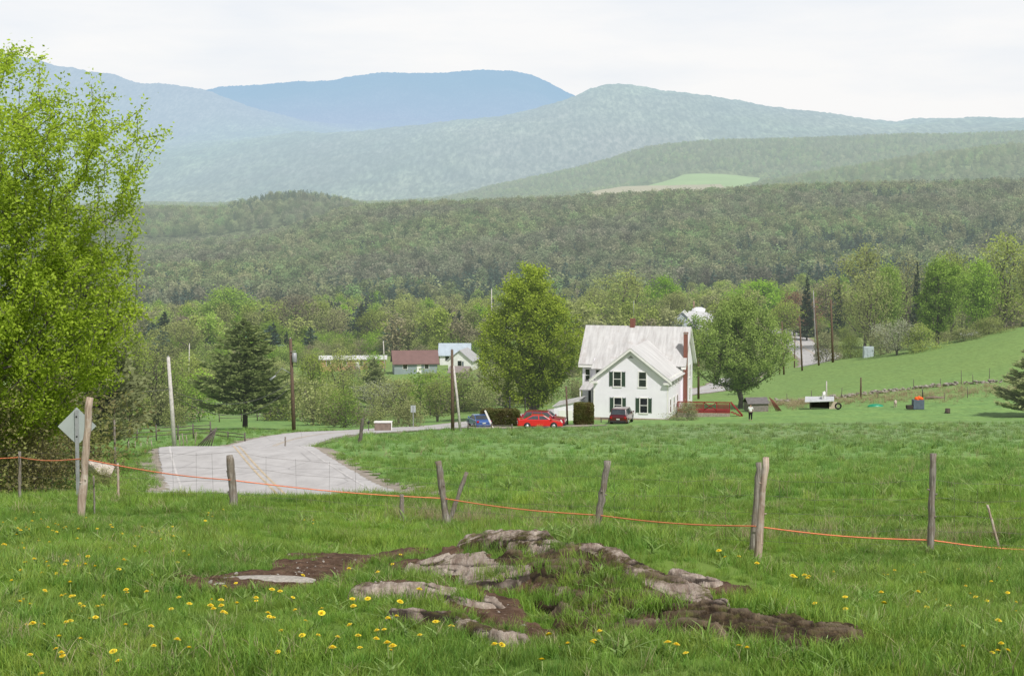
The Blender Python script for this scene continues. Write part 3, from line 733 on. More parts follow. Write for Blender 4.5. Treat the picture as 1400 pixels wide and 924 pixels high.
def make_conifer(name, seed, Hh, R, base, lmat, bmat, tiers=22, per=9, ls=.35, droop=.15, up=.25, dens=14, r0=.2, ragged=.25, powr=.8, gap=0.):
    r = np.random.default_rng(seed); root = empty(name, (0,0,0)); b = MB()
    b.tube([(0,0,0),(.01*Hh,0,Hh*.5),(0,0,Hh*.98)], [r0, r0*.6, .02], 8)
    C = []; T = []; D = []
    for ti in range(tiers):
        f = ti/(tiers-1); z0 = base + (Hh*.97-base)*f**.95; L = R*((1-f)**powr*.97+.03)
        for k in range(max(3, int(per*(1-.5*f)))):
            if r.random() < gap: continue
            a = r.uniform(0, 6.283); l = L*r.uniform(1-ragged*1.4, 1+ragged*.5); pts = []
            for q in range(6):
                s = q/5; pts.append(Vector((math.cos(a)*l*s, math.sin(a)*l*s, z0 + l*(-droop*s*1.6 + (droop+up)*s*s + .05*s) + r.normal(0,.01)*l)))
            b.tube(pts, [max(.006,.045*(1-s_/5)*l/R*r0/.2) for s_ in range(6)], 3, cap=False)
            nn = int(dens*l/R*5)+3
            for _ in range(nn):
                s = r.uniform(.12 if f > .3 else .3, 1.03)**.7; i = min(int(s*5), 4); p_ = pts[i].lerp(pts[i+1], s*5-i); w = l*.30*(1.15-s)+.05
                side = r.normal(0, w)
                C.append((p_.x - math.sin(a)*side, p_.y + math.cos(a)*side, p_.z + r.normal(0,.05) + abs(r.normal(0, ls*.35)))); T.append(np.clip(.25+.5*s*r.uniform(.5,1.3)+r.normal(0,.12), 0, 1))
                D.append((math.cos(a)+r.normal(0,.5), math.sin(a)+r.normal(0,.5), .25+r.normal(0,.3)))
    C = np.array(C); D = np.array(D); D /= np.linalg.norm(D, axis=1)[:,None]; n = len(C)
    B = r.normal(0,1,(n,3)); B -= (B*D).sum(1)[:,None]*D; B /= np.linalg.norm(B,axis=1)[:,None]
    s = (ls*r.uniform(.6,1.3,n))[:,None]
    V = np.stack([C-D*s*.4, C+B*s*.22, C+D*s*.6, C-B*s*.22], 1).reshape(-1,3)
    b.build('trunk', bmat, root)
    me = mesh_np('crown', V, np.arange(4*n).reshape(-1,4), tint=np.repeat(np.array(T),4)); me.materials.append(lmat); link(bpy.data.objects.new('crown', me), root)
    root['h'] = Hh; root['r'] = R
    return root
def bake_proto(root, nm):               # turn a made tree into one unlinked mesh object for the uncountable woods
    parts = list(root.children); Vs = []; Fs = []; Ts = []; mats = []; mi = []; o_ = 0
    for p_ in parts:
        me = p_.data; n_ = len(me.vertices); co = np.zeros(n_*3); me.vertices.foreach_get('co', co)
        for pl in me.polygons:
            Fs.append(tuple(v_+o_ for v_ in pl.vertices)); mi.append(len(mats))
        Vs.append(co.reshape(-1,3)); tn = np.zeros(n_)
        if 'tint' in me.attributes: me.attributes['tint'].data.foreach_get('value', tn)
        Ts.append(tn); mats.append(me.materials[0]); o_ += n_
    V = np.concatenate(Vs); me = bpy.data.meshes.new(nm); me.from_pydata(V.tolist(), [], Fs)
    at = me.attributes.new('tint','FLOAT','POINT'); at.data.foreach_set('value', np.concatenate(Ts).astype(np.float32))
    for m_ in mats: me.materials.append(m_)
    me.polygons.foreach_set('material_index', mi)
    for p_ in parts: bpy.data.objects.remove(p_)
    bpy.data.objects.remove(root)
    return bpy.data.objects.new(nm, me)

# --- far woods: uncountable
wf = [bake_proto(make_broadleaf('w', 100+i, 14, [4.6,3.6,5.2,3.2,4.2][i], [2,3,1.5,3,2][i], 34, 16, 1.3, 1.15, .25, M['wood_far'], M['bark'], ['oval','oval','round','vase','oval'][i], rmin=.12), 'hill_tree_%d' % i) for i in range(5)]
wf += [bake_proto(make_conifer('w', 120+i, 17, 3.3, 1, M['wood_dark'], M['bark'], tiers=11, per=7, ls=1.3, dens=2.4, powr=.9), 'hill_spruce_%d' % i) for i in range(2)]
for i, o in enumerate(wf): o.name = 'h%d_' % i + o.name
wc = proto_col('hill_protos', wf)
def wood(name, y0, y1, sp_, seed, col, nb, dark, wp=.35, keep=None, s0=.75, s1=1.25, cover=lambda x, y: np.ones(len(x), bool)):
    r = np.random.default_rng(seed); n = int(wp*(y1*y1-y0*y0)/sp_**2)
    y = np.sqrt(r.uniform(y0*y0, y1*y1, n)); x = r.uniform(-wp, wp, n)*y
    q = cover(x, y); x, y = x[q], y[q]
    z = H(x, y); n = len(x)
    # drop trees hidden far behind the ridges
    idx = r.integers(0, nb, n); pd = dark(x, y); isd = r.random(n) < pd; idx = np.where(isd, nb + r.integers(0, 2, n), idx)
    s = r.uniform(s0, s1, n)
    s = np.where(isd, s*.8, s); wd = np.where(isd, 1.5, 1.)
    return scatter(name, np.stack([x,y,z],-1), np.stack([np.zeros(n),np.zeros(n),r.uniform(0,6.28,n)],-1), np.stack([wd*s*r.uniform(.85,1.2,n), wd*s*r.uniform(.85,1.2,n), s],-1), idx, col)
def uof(x, y): return 700 + x/y*FPX
def vof(x, y, z): return 462 - (CT*z + ST*y)/(CT*y - ST*z)*FPX
wood('hill_wood', 900, 1950, 7.4, 5, wc, 5, lambda x, y: np.clip(.025 + .9*np.clip((1230-y)/260,0,1)*np.clip(fbm(x/90., y/120., 5, 3)*4+.45,0,1) + np.clip(fbm(x/110., y/170., 6, 3)*5-.3, 0, .75), 0, .9))
def c24(x, y):
    u = uof(x, y)
    infield = (u > 740+(y-3560)*.17) & (u < 1015+(y-3560)*.03) & (y > 3500) & (y < 4450)
    return ~infield & ~((y > 2600) & (y < 3050))
wm = []
for i, o in enumerate(wf):
    q = o.copy(); q.data = o.data.copy(); q.name = 'm%d' % i
    if i < 5: q.data.materials[1] = M['wood_mid']
    wm.append(q)
wmc = proto_col('mid_protos', wm)
wood('far_wood', 2150, 2750, 9.5, 8, wmc, 5, lambda x, y: np.where((uof(x,y) > 310) & (uof(x,y) < 470) & (y > 2280) , .75, .02), cover=lambda x, y: np.ones(len(x), bool))
wood('far_hill_wood', 3150, 5400, 15, 9, wmc, 5, lambda x, y: np.full(len(x), .08), cover=c24, s0=.8, s1=1.2)

# ------------------------------------------------------------------ valley trees as things
PR = {}
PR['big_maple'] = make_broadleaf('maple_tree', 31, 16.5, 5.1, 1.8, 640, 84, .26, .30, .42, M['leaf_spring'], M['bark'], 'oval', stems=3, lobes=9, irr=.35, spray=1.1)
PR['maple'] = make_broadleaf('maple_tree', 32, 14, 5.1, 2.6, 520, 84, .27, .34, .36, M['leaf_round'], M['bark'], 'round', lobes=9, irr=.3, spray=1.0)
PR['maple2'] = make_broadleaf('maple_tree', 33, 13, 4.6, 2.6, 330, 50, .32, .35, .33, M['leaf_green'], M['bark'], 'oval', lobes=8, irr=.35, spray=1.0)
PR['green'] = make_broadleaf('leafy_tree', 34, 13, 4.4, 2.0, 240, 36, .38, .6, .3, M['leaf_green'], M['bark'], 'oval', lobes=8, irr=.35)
PR['olive'] = make_broadleaf('budding_tree', 35, 13, 4.2, 2.2, 260, 20, .34, .6, .25, M['leaf_olive'], M['bark'], 'oval', stems=2, lobes=8, irr=.35)
PR['olive2'] = make_broadleaf('budding_tree', 36, 13, 4.0, 2.5, 240, 16, .34, .65, .25, M['leaf_olive'], M['bark'], 'vase', stems=2, lobes=8, irr=.35)
PR['bud'] = make_broadleaf('budding_tree', 37, 13, 4.4, 2.2, 300, 14, .30, .55, .28, M['leaf_bud'], M['bark'], 'round', stems=2, lobes=8)
PR['brown'] = make_broadleaf('budding_tree', 38, 12, 4.6, 2.4, 280, 14, .32, .5, .28, M['leaf_brown'], M['bark'], 'round', lobes=7)
PR['red'] = make_broadleaf('budding_tree', 39, 10, 4.2, 2.4, 240, 16, .32, .5, .28, M['leaf_red'], M['bark'], 'dome', lobes=7)
PR['apple'] = make_broadleaf('orchard_tree', 40, 5.5, 3.6, 1.1, 190, 22, .22, .38, .2, M['leaf_olive'], M['bark'], 'dome', stems=3, lobes=7, irr=.4)
PR['blossom'] = make_broadleaf('blossoming_tree', 41, 6, 3.4, 1.0, 190, 20, .22, .4, .18, M['leaf_white'], M['bark'], 'round', stems=4, lobes=7, irr=.35)
PR['thicket'] = make_broadleaf('shrub', 42, 4.5, 2.9, .25, 170, 26, .22, .35, .08, M['leaf_olive'], M['bark'], 'dome', stems=5, lobes=8, irr=.4)
PR['thicket2'] = make_broadleaf('shrub', 43, 3.5, 2.6, .2, 170, 22, .2, .3, .07, M['leaf_bud'], M['bark'], 'dome', stems=6, lobes=8, irr=.4)
PR['birch'] = make_broadleaf('birch_tree', 44, 9, 2.5, 2.4, 150, 24, .24, .4, .12, M['leaf_olive'], M['bark_pale'], 'oval', stems=2, lobes=6)
PR['spruce'] = make_conifer('spruce_tree', 51, 13, 2.3, .8, M['needle_dark'], M['bark_dark'], tiers=26, per=9, ls=.5, dens=7, powr=.85)
PR['pine'] = make_conifer('pine_tree', 52, 12, 4.3, 1.9, M['needle'], M['bark_dark'], tiers=19, per=12, ls=.46, droop=.10, up=.22, dens=36, ragged=.4, powr=.62, gap=.08, r0=.24)
PR['pine2'] = make_conifer('pine_tree', 53, 12, 4.2, 1.0, M['needle'], M['bark_dark'], tiers=20, per=11, ls=.5, droop=.05, up=.3, dens=32, ragged=.35, powr=.6, r0=.22)
used = set()
def plant(kind, u, vtop, Y, wpx, label, cat, group=None, sink=0, rz=None):
    base, v = G(u, Y); src = PR[kind]; hgt_ = (v - vtop)*Y/FPX; wid = wpx*Y/FPX
    sz = hgt_/src['h']; sx_ = wid/(2*src['r']*1.02)
    if kind in used: o = copy_tree(src)
    else: o = src; used.add(kind)
    o.location = base - Vector((0,0,.1+sink)); o.scale = (sx_, sx_, sz); o.rotation_euler = (0,0, rng.uniform(0,6.28) if rz is None else rz)
    tag(o, label, cat, group); return o
MR = 'row of trees along the ridge of the right hand field'
VT = 'budding trees standing in the valley'
plant('big_maple', 728, 362, 200, 138, 'large full yellow-green tree beside the parked cars, left of the white house', 'tree')
plant('maple', 1012, 405, 205, 108, 'rounded green tree with a short forked trunk right of the white house', 'tree')
plant('pine', 335, 432, 170, 148, 'dark layered pine standing on grass behind the bend of the road', 'pine tree')
for k_, u, vt, Y, w, lb in [
 ('maple2',1281,352,300,82,'rounded green tree with bare lower trunk on the crest of the right field'),
 ('green',1214,362,318,52,'bright green leafy tree behind the grey budding one on the right'),
 ('bud',1190,372,305,74,'grey-olive budding tree at the left end of the field crest row'),
 ('green',1338,356,318,60,'deep green tree right of the rounded tree on the field crest'),
 ('olive',1374,322,322,92,'tallest pale green tree of the field crest row near the right frame edge'),
 ('olive2',1412,346,306,66,'pale green tree cut by the right edge of the frame'),
 ('olive',1182,338,390,84,'pale tall budding tree rising behind the left end of the crest row'),
 ('olive2',1300,345,360,80,'olive tree peeking above and behind the rounded crest tree'),
 ('bud',1240,350,380,70,'dull olive tree between two bright green crest trees')]:
    plant(k_, u, vt, Y, w, lb, 'tree', MR)
plant('spruce',1252,356,352,22,'thin dark spruce tip between the crest trees','spruce')
for k_, u, vt, Y, w, lb in [
 ('blossom',1226,438,292,58,'pale whitish-green bushy shrub below the crest trees'), ('thicket',1254,442,290,52,'round olive shrub just left of the crest tree trunk'),
 ('thicket',1163,458,306,40,'yellow-green bush beside the far road'), ('thicket2',1318,448,296,60,'low dull shrub right of the crest tree trunk'),
 ('thicket',1352,434,300,60,'wide green shrub near the white fence on the crest'), ('thicket2',1204,450,300,44,'grey-brown twiggy shrub at the foot of the grey budding tree'),
 ('thicket2',1130,452,345,50,'reddish-brown low shrub by the bend of the far road'), ('thicket2',1290,452,306,40,'small grey shrub tucked behind the crest tree trunk')]:
    plant(k_, u, vt, Y, w, lb, 'shrub', 'shrubs along the crest of the right field')
for k_, u, vt, Y, w, lb in [
 ('red',1086,400,440,62,'reddish budding tree above the far road'), ('olive2',1074,412,410,56,'green-topped round tree in front of the reddish one'),
 ('green',1040,384,520,90,'broad soft green tree behind the reddish one'), ('brown',1128,384,460,70,'brownish bare-looking tree between the two dark spruces'),
 ('olive',855,372,470,80,'tall pale budding tree directly behind the white house roof'), ('olive2',812,392,500,50,'slim pale tree between the big tree and the house chimney'),
 ('green',908,378,540,58,'rounded green tree behind the right half of the house roof'), ('bud',895,408,430,56,'greyish budding tree above the ridge of the house roof'),
 ('olive',925,402,450,50,'pale green tree left of the metal topped silo'), ('bud',780,408,480,60,'dull tree against the right side of the big yellow-green tree'),
 ('brown',405,402,520,76,'brown round-headed budding tree in the middle distance left'), ('green',313,394,540,88,'soft green rounded tree left of the brown round-headed one'),
 ('bud',455,420,500,60,'grey-green tree just right of the brown round-headed one'), ('olive',510,424,470,60,'pale tree above the tan trailer'),
 ('olive2',592,432,440,60,'pale yellow-green tree left of the white roofed house'), ('olive',560,410,520,60,'upright olive tree above the red roofed building'),
 ('bud',622,402,540,60,'grey budding tree above the white roofed house'), ('olive',655,408,500,60,'olive tree touching the left side of the big tree'),
 ('bud',215,470,200,96,'grey-brown budding tree behind the white utility pole'), ('olive',262,486,215,70,'pale green tree left of the dark pine'),
 ('olive2',175,450,190,90,'olive budding tree beside the large left tree'), ('bud',385,494,235,50,'thin grey tree right of the dark pine'),
 ('olive2',428,482,225,56,'slender pale green tree right of the wooden utility pole'), ('olive',466,478,228,56,'multi-stemmed pale green tree below the tan trailer'),
 ('bud',655,500,250,80,'grey leafless-looking tree behind the leaning pole pair'),
 ('olive',590,508,262,66,'rounded olive tree below the red roofed building'), ('brown',688,486,300,50,'brownish tree half hidden by the big tree'),
 ('green',370,440,430,60,'green tree behind the pine tip'), ('olive',250,440,400,70,'dull green tree beneath the distant hillside, left of the pine tip')]:
    plant(k_, u, vt, Y, w, lb, 'tree', VT)
for k_, u, vt, Y, w, lb in [
 ('apple',545,516,196,74,'spreading low orchard tree behind the roadside bin'), ('apple',598,520,205,70,'spreading orchard tree left of the leaning pole pair'), ('blossom',520,520,205,60,'pale blossoming small tree between trailer and bin'),
 ('thicket2',560,545,180,56,'low leafy bush by the back of the roadside sign')]:
    plant(k_, u, vt, Y, w, lb, 'tree' if k_ != 'thicket2' else 'shrub')
plant('birch',355,500,225,36,'pale-trunked young tree right behind the pine','birch')
plant('birch',412,512,210,34,'pale-trunked young tree right of the wooden pole','birch')
plant('birch',448,520,205,40,'pale-trunked young tree beside the road bend','birch')
plant('spruce',1103,378,425,30,'left one of two narrow dark spruces above the far road','spruce')
plant('spruce',1145,380,430,30,'right one of two narrow dark spruces above the far road','spruce')
plant('pine2',512,488,268,54,'bushy green pine in front of the tan trailer','pine tree')
plant('pine2',122,318,76,172,'dark pine half hidden behind the large left tree','pine tree')
plant('pine2',1422,462,180,124,'dark evergreen cut by the right frame edge','evergreen')
plant('spruce',495,415,560,34,'dark bluish spruce left of the trailer trees','spruce')
plant('spruce',225,425,480,40,'dark blue-green spruce beyond the white utility pole','spruce')
plant('spruce',360,420,560,46,'dark blue-green spruce left of the brown round-headed tree','spruce')

# valley woods that read as one mass
vb = [PR['olive'], PR['olive2'], PR['bud'], PR['green'], PR['thicket'], PR['thicket2'], PR['spruce']]
def lowcopy(nm, mk): return bake_proto(mk, nm)
vw = [lowcopy('a0', make_broadleaf('w',201,12,4.2,1.2,90,14,.75,.7,.2,M['leaf_olive'],M['bark'],'oval',stems=2,rmin=.04)), lowcopy('a1', make_broadleaf('w',202,11,4.2,1.2,90,12,.7,.75,.2,M['leaf_bud'],M['bark'],'round',stems=2,rmin=.04)),
      lowcopy('a2', make_broadleaf('w',203,12,3.6,1.2,90,14,.75,.7,.2,M['leaf_green'],M['bark'],'oval',rmin=.04)), lowcopy('a3', make_broadleaf('w',204,10,4.,1.2,90,10,.7,.7,.2,M['leaf_brown'],M['bark'],'vase',stems=2,rmin=.04)),
      lowcopy('a4', make_broadleaf('w',205,12,3.4,1.5,90,14,.75,.7,.2,M['leaf_olive'],M['bark'],'vase',rmin=.04)),
      lowcopy('a5', make_conifer('w',206,14,2.8,.8,M['needle_dark'],M['bark'],tiers=15,per=8,ls=.9,dens=3.5)), lowcopy('a6', make_conifer('w',207,12,3.2,.8,M['wood_dark'],M['bark'],tiers=13,per=8,ls=1.,dens=3.5,powr=.7))]
vwc = proto_col('valley_protos', vw)
CLEAR = [(440,545,352,420),(520,620,332,400),(590,680,325,400),(900,990,330,420),(325,385,420,500),(1040,1160,280,470),(440,520,420,470),(520,580,300,330)]
def cover_v(x, y):
    u = uof(x, y); ok = np.ones(len(x), bool)
    for (a, b_, y0, y1) in CLEAR: ok &= ~((u > a) & (u < b_) & (y > y0) & (y < y1))
    ok &= ~on_road(x, y, 7)
    ok &= ~((u > 1040) & (y < 330))
    ok &= fbm(x/28., y/36., 19, 3) > np.where(y < 600, -.02, -.4)
    return ok
wood('valley_wood', 400, 950, 8.5, 12, vwc, 5, lambda x, y: np.clip(.12+fbm(x/60.,y/80.,3,2)*2.2, 0, .7) + .35*(y > 640), cover=cover_v, s0=.6, s1=1.1)
wl = [lowcopy('b0', make_broadleaf('w',301,4,2.4,.2,110,16,.26,.4,.07,M['leaf_olive'],M['bark'],'dome',stems=5,rmin=.012)), lowcopy('b1', make_broadleaf('w',302,3.4,2.2,.2,110,14,.24,.4,.07,M['leaf_bud'],M['bark'],'dome',stems=5,rmin=.012)),
      lowcopy('b2', make_broadleaf('w',303,3,2.2,.2,100,14,.24,.35,.06,M['leaf_brown'],M['bark'],'dome',stems=6,rmin=.012)), lowcopy('b3', make_broadleaf('w',304,5,2.2,.4,110,14,.28,.45,.08,M['leaf_green'],M['bark'],'oval',stems=3,rmin=.012)),
      lowcopy('b4', make_broadleaf('w',305,4.4,2.4,.3,110,12,.26,.45,.08,M['leaf_bud'],M['bark'],'vase',stems=4,rmin=.012)),
      lowcopy('b5', make_conifer('w',306,5,1.6,.3,M['needle'],M['bark'],tiers=12,per=8,ls=.4,dens=5)), lowcopy('b6', make_conifer('w',307,4,1.5,.3,M['needle'],M['bark'],tiers=11,per=8,ls=.4,dens=5))]
wlc = proto_col('scrub_protos', wl)
def cover_s(x, y):
    u = uof(x, y); ok = ~on_road(x, y, 7)
    ok &= ~((u > 1030) & (y < 420)); ok &= ~((u > 745) & (y < 245)); ok &= ~((u > 590) & (y < 232)); ok &= ~((u > 240) & (u < 420) & (y < 208)); ok &= ~((u <= 240) & (y < 165))
    for (a, b_, y0, y1) in CLEAR[:3]: ok &= ~((u > a-3) & (u < b_-15) & (y > 338) & (y < y1))
    ok &= ~((u > 530) & (u < 600) & (y > 255) & (y < 330))
    ok &= fbm(x/14., y/20., 29, 3) > .0
    return ok
wood('valley_scrub', 160, 480, 4.2, 13, wlc, 5, lambda x, y: np.full(len(x), .04), cover=cover_s, s0=.6, s1=1.25)

# --- the large leafy tree at the left edge and its undergrowth
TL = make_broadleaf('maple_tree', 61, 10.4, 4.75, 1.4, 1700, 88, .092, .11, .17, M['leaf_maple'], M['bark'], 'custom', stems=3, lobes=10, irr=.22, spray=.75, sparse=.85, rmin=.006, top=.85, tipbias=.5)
b_, v_ = G(8, 38); TL.location = b_ + Vector((-.55,0,-.1)); TL.rotation_euler = (0,0,1.1)
TL.scale = (1,1,(v_-48)*38/FPX/10.4)
tag(TL, 'large fresh yellow-green leafy tree filling the left edge of the picture', 'tree')
BR = [make_broadleaf('brush_shrub', 71+i, 1.9, 1.35, .05, 230, 16, .075, .16, .03, M['brush'], M['bark_dark'], 'dome', stems=8, lobes=8, irr=.4, rmin=.004) for i in range(2)]
bl = ['brown-green twiggy shrub at the far left edge behind the fence','twiggy shrub between the leftmost thin post and the pale leaning pole','shrub of fine brown twigs directly under the large left tree','low olive shrub in front of the boulder','small twiggy shrub beyond the leaning pale pole','dense brown shrub at the foot of the large left tree', 'bushy green-brown shrub near the back of the diamond sign', 'low shrub right under the diamond sign']
for i, (u, Y, s_) in enumerate([(-12,36,1.2),(48,37,.85),(12,41,1.5),(66,43,.7),(140,46,.4),(40,45,1.5),(100,57,1.5),(60,62,2.4)]):
    o = BR[i] if i < 2 else copy_tree(BR[i % 2]); g_, _ = G(u, Y); o.location = g_ - Vector((0,0,.05)); o.scale = (s_, s_, s_*rng.uniform(.85,1.1)); o.rotation_euler = (0,0,rng.uniform(0,6))
    tag(o, bl[i], 'shrub', 'undergrowth below the large left tree')
a = G(134, 50)[0]; o = bpy.data.objects.new('boulder', stone_mesh('boulder', .62, 3, simple('boulder_stone', (.5,.44,.38), .9, var=.5, sc=4, bump=.5), .4)); link(o); o.location = a + Vector((0,0,.55)); o.rotation_euler = (.0,.25,.2)
tag(o, 'pale angular boulder beside the back of the diamond sign', 'boulder')

# ------------------------------------------------------------------ fences
t = NT('weathered_wood'); p = t.pos(True); n1 = t.noise(t.scale(p,(1,1,.06)), 60, 5, .7); n2 = t.noise(p, 7, 4, .6)
c = t.mix(t.rng(n1,.35,.65), (.10,.085,.07), (.36,.33,.29)); c = t.mix(t.rng(n2,.45,.65,0,.7), c, (.17,.13,.09))
M['post'] = t.done(t.bsdf(c, .9, bump=n1, bs=.8, bd=.01))
t = NT('peeled_wood'); p = t.pos(True); n1 = t.noise(t.scale(p,(1,1,.08)), 50, 5, .7); n2 = t.noise(p, 5, 4, .6)
c = t.mix(t.rng(n1,.35,.65), (.24,.17,.13), (.52,.42,.33)); c = t.mix(t.rng(n2,.5,.65,0,.7), c, (.62,.58,.52))
M['post_pale'] = t.done(t.bsdf(c, .9, bump=n1, bs=.6, bd=.01))
M['rail'] = simple('rail_wood', (.13,.115,.10), .9, var=.4, sc=4)
def fpost(ub, vb, ut, vt, wpx, label, mat='post', Y=None, flare=0, dz=0, knots=2, name='fence_post'):
    b0 = hit(ub, vb) if Y is None else G(ub, Y)[0]
    if Y is not None:
        pass
    top = P(ut, vt, b0.y + dz); px = b0.y/FPX; r_ = wpx*px/2*.88
    root = empty(name, b0); tv = top - b0; b = MB(); pts = []; rad = []
    nn = 12
    for i in range(nn+1):
        f = i/nn; q = tv*f; q = q + Vector((random.gauss(0,1), random.gauss(0,1), 0))*r_*.09
        pts.append(q); rad.append(r_*(1.05 - .18*f + random.uniform(-.13,.13) + flare*max(0,.16-f)*6))
    pts[0] = pts[0] - tv.normalized()*.25
    b.tube(pts, rad, 9)
    b.build('timber', M[mat], root)
    if knots:
        for _ in range(knots):
            k_ = MB()
            f = random.uniform(.3,.9); q = tv*f; a_ = random.uniform(2.5, 6.2); d_ = Vector((math.cos(a_), math.sin(a_), .4)); k_.tube([q + d_*r_*.6, q + d_*r_*1.35], [r_*.3, r_*.18], 5)
            k_.build('branch_stub', M[mat], root)
    tag(root, label, 'fence post'); root['ref'] = 0
    return b0, top
posts = {}
posts[0] = fpost(27,688,27,617,5,'thin grey stake nearest the left edge', Y=30, knots=0)
posts[1] = fpost(110,694,123,543,12,'tall peeled pale pole leaning slightly right in front of the diamond sign','post_pale', Y=20, knots=3)
posts[2] = fpost(321,698,314,622,13,'short thick sawn-off post in front of the road', Y=26)
posts[3] = fpost(612,720,599,630,11,'split grey post leaning left with straw round its foot', Y=27, flare=.8)
posts[4] = fpost(612,722,638,645,7,'thin broken stick leaning right from the straw-footed post','post', Y=27.6, knots=0)
posts[5] = fpost(813,742,831,630,12,'dark rough post leaning right with a straw clump at its foot', Y=24.5, flare=1.6)
posts[6] = fpost(1029,742,1038,632,10,'dark post half hidden behind the pale smooth pole','post', Y=21.5, knots=1)
posts[7] = fpost(1033,806,1047,625,12,'pale smooth pole standing nearest, in front of the wire fence','post_pale', Y=12.4, knots=4)
posts[8] = fpost(1272,750,1276,620,12,'upright weathered post farthest right', Y=21, knots=3)
fpost(549,718,549,676,8,'short rotten stump of a post wrapped in straw', 'post', Y=26.5, flare=.5, knots=0)
fpost(1368,742,1350,690,4,'thin pale stick leaning left beyond the last post','post_pale', Y=22, knots=0)
fpost(162,672,161,633,4,'thin pale stake on the bank above the road','post_pale', Y=34, knots=0)
fpost(370*.35+0,694,128,650,3,'thin dry sprig stake beside the tall peeled pole','post', Y=21, knots=0)
fpost(158,640,156,574,4,'slim grey post with wire between boulder and rail fence','post', Y=62, knots=0)
fpost(492,600,496,572,6,'short dark post leaning at the edge of the road bend','rail', Y=108, knots=0)
fpost(390,607,390,597,2.5,'tiny marker stake at the crest of the road','post', Y=88, knots=0)

M['tape'] = simple('orange_tape', (.85,.25,.12), .6, var=.2, sc=20); M['wire'] = simple('wire', (.18,.16,.15), .5, metal=.5); M['wire_dark'] = simple('line_wire', (.10,.10,.10), .6)
LP = [P(-60,622,31), P(27,625,30), P(113,627,20.2), P(316,656,26), P(606,681,27), P(818,704,24.5), P(1032,719,21.4), P(1273,738,21), P(1460,752,21)]
b = MB()
for i in range(len(LP)-1):
    a_, c_ = LP[i], LP[i+1]; pts = []
    for q in range(13):
        f = q/12; pts.append(a_.lerp(c_, f) - Vector((0,0,.04*math.sin(f*math.pi))) )
    b.tube(pts, .0085, 4, cap=False)
tag(b.build('electric_fence_tape', M['tape']), 'orange electric fence strand running along all the posts', 'fence strand')
# woven wire between the posts
FP = [G(-60,31)[0], G(27,30)[0], G(160,27)[0], G(321,26.1)[0], G(612,27.1)[0], G(813,24.6)[0], G(1029,21.6)[0], G(1272,21.1)[0], G(1460,21)[0]]
b = MB()
for i in range(len(FP)-1):
    a_, c_ = FP[i], FP[i+1]; L_ = (c_-a_).length; ns = max(6, int(L_/.45))
    for hh in (.12,.30,.50,.72,.95):
        pts = []
        for q in range(ns+1):
            f = q/ns; x, y = a_.x+(c_.x-a_.x)*f, a_.y+(c_.y-a_.y)*f; zt = a_.z+(c_.z-a_.z)*f
            pts.append((x, y, zt + hh*(1-.06*math.sin(f*math.pi)) + .015*math.sin(q*2.1+hh*9)))
        b.tube(pts, .0022, 3, cap=False)
    for q in range(1, ns):
        f = (q+random.uniform(-.1,.1))/ns; x, y = a_.x+(c_.x-a_.x)*f, a_.y+(c_.y-a_.y)*f; zt = a_.z+(c_.z-a_.z)*f
        b.tube([(x, y, zt+.02), (x+random.uniform(-.02,.02), y, zt+.93)], .0018, 3, cap=False)
tag(b.build('wire_fence', M['wire']), 'rusty woven wire stretched low between the foreground posts', 'wire fence')

# split rail fence beyond the road
def rail_fence(pts, label, hgt_=1.2, rails=(.45,.85,1.1), sag=.05, pr=.06):
    o = empty('rail_fence', G(*pts[0])[0]); base = o.location.copy()
    W = [G(u, Y)[0]-base for u, Y in pts]
    for i, w in enumerate(W):
        b = MB(); b.tube([w - Vector((0,0,.1)), w + Vector((random.uniform(-.08,.08),0,hgt_*random.uniform(.95,1.2)))], [pr*1.15, pr], 6); b.build('post', M['rail'], o)
    for i in range(len(W)-1):
        b = MB()
        for hh in rails:
            j = random.uniform(-.06,.06); j2 = random.uniform(-.06,.06)
            b.tube([W[i]+Vector((0,.06,hh+j)), W[i+1]+Vector((0,.06,hh+j2))], pr*.62, 5)
        b.build('rail', M['rail'], o)
    return tag(o, label, 'rail fence')
rail_fence([(160,140),(187,140),(214,141),(243,142),(265,143),(288,143)], 'dark split rail fence left of the white utility pole')
rail_fence([(288,143),(312,139),(335,136)], 'low broken rail fence sloping down toward the road', .7, (.3,.6))
rail_fence([(300,205),(330,206),(352,208),(376,210),(400,212),(430,214),(460,216)], 'dark rail fence crossing behind the dark pine', 1.1, (.5,.95))
rail_fence([(640,163),(672,162),(700,160)], 'low dark rail barrier in front of the driveway', .55, (.4,), pr=.09)
M['stake'] = simple('stake_wood', (.33,.28,.23), .9, var=.4)
stk = None
for i, (u, Y, hh) in enumerate([(176,122,.8),(184,124,.7),(192,121,.6),(200,123,.9),(208,125,.7),(246,127,1.0),(251,127,1.15),(256,128,1.0),(266,128,1.2)]):
    if stk is None:
        b = MB(); b.tube([(0,0,-.1),(.02,0,.5),(0,0,1)], [.045,.04,.03], 6); stk = b.build('fence_stake', M['stake']); o = stk
    else: o = stk.copy(); COL.objects.link(o)
    o.location = G(u, Y)[0]; o.scale = (1,1,hh); o.rotation_euler = (0, random.uniform(-.12,.12), 0)
    tag(o, 'short weathered stake in the rough grass by the white utility pole', 'stake', 'short stakes beside the white utility pole')
b = MB()
base = G(284,127)[0]
for i in range(6):
    b.tube([Vector((-.9+i*.22,0,0)), Vector((.35+.05*i,.1*i,1.25+.05*i))], .05, 5)
o = b.build('brush_pile', M['rail']); o.location = base; tag(o, 'heap of leaning old rails at the end of the split rail fence', 'rail pile')

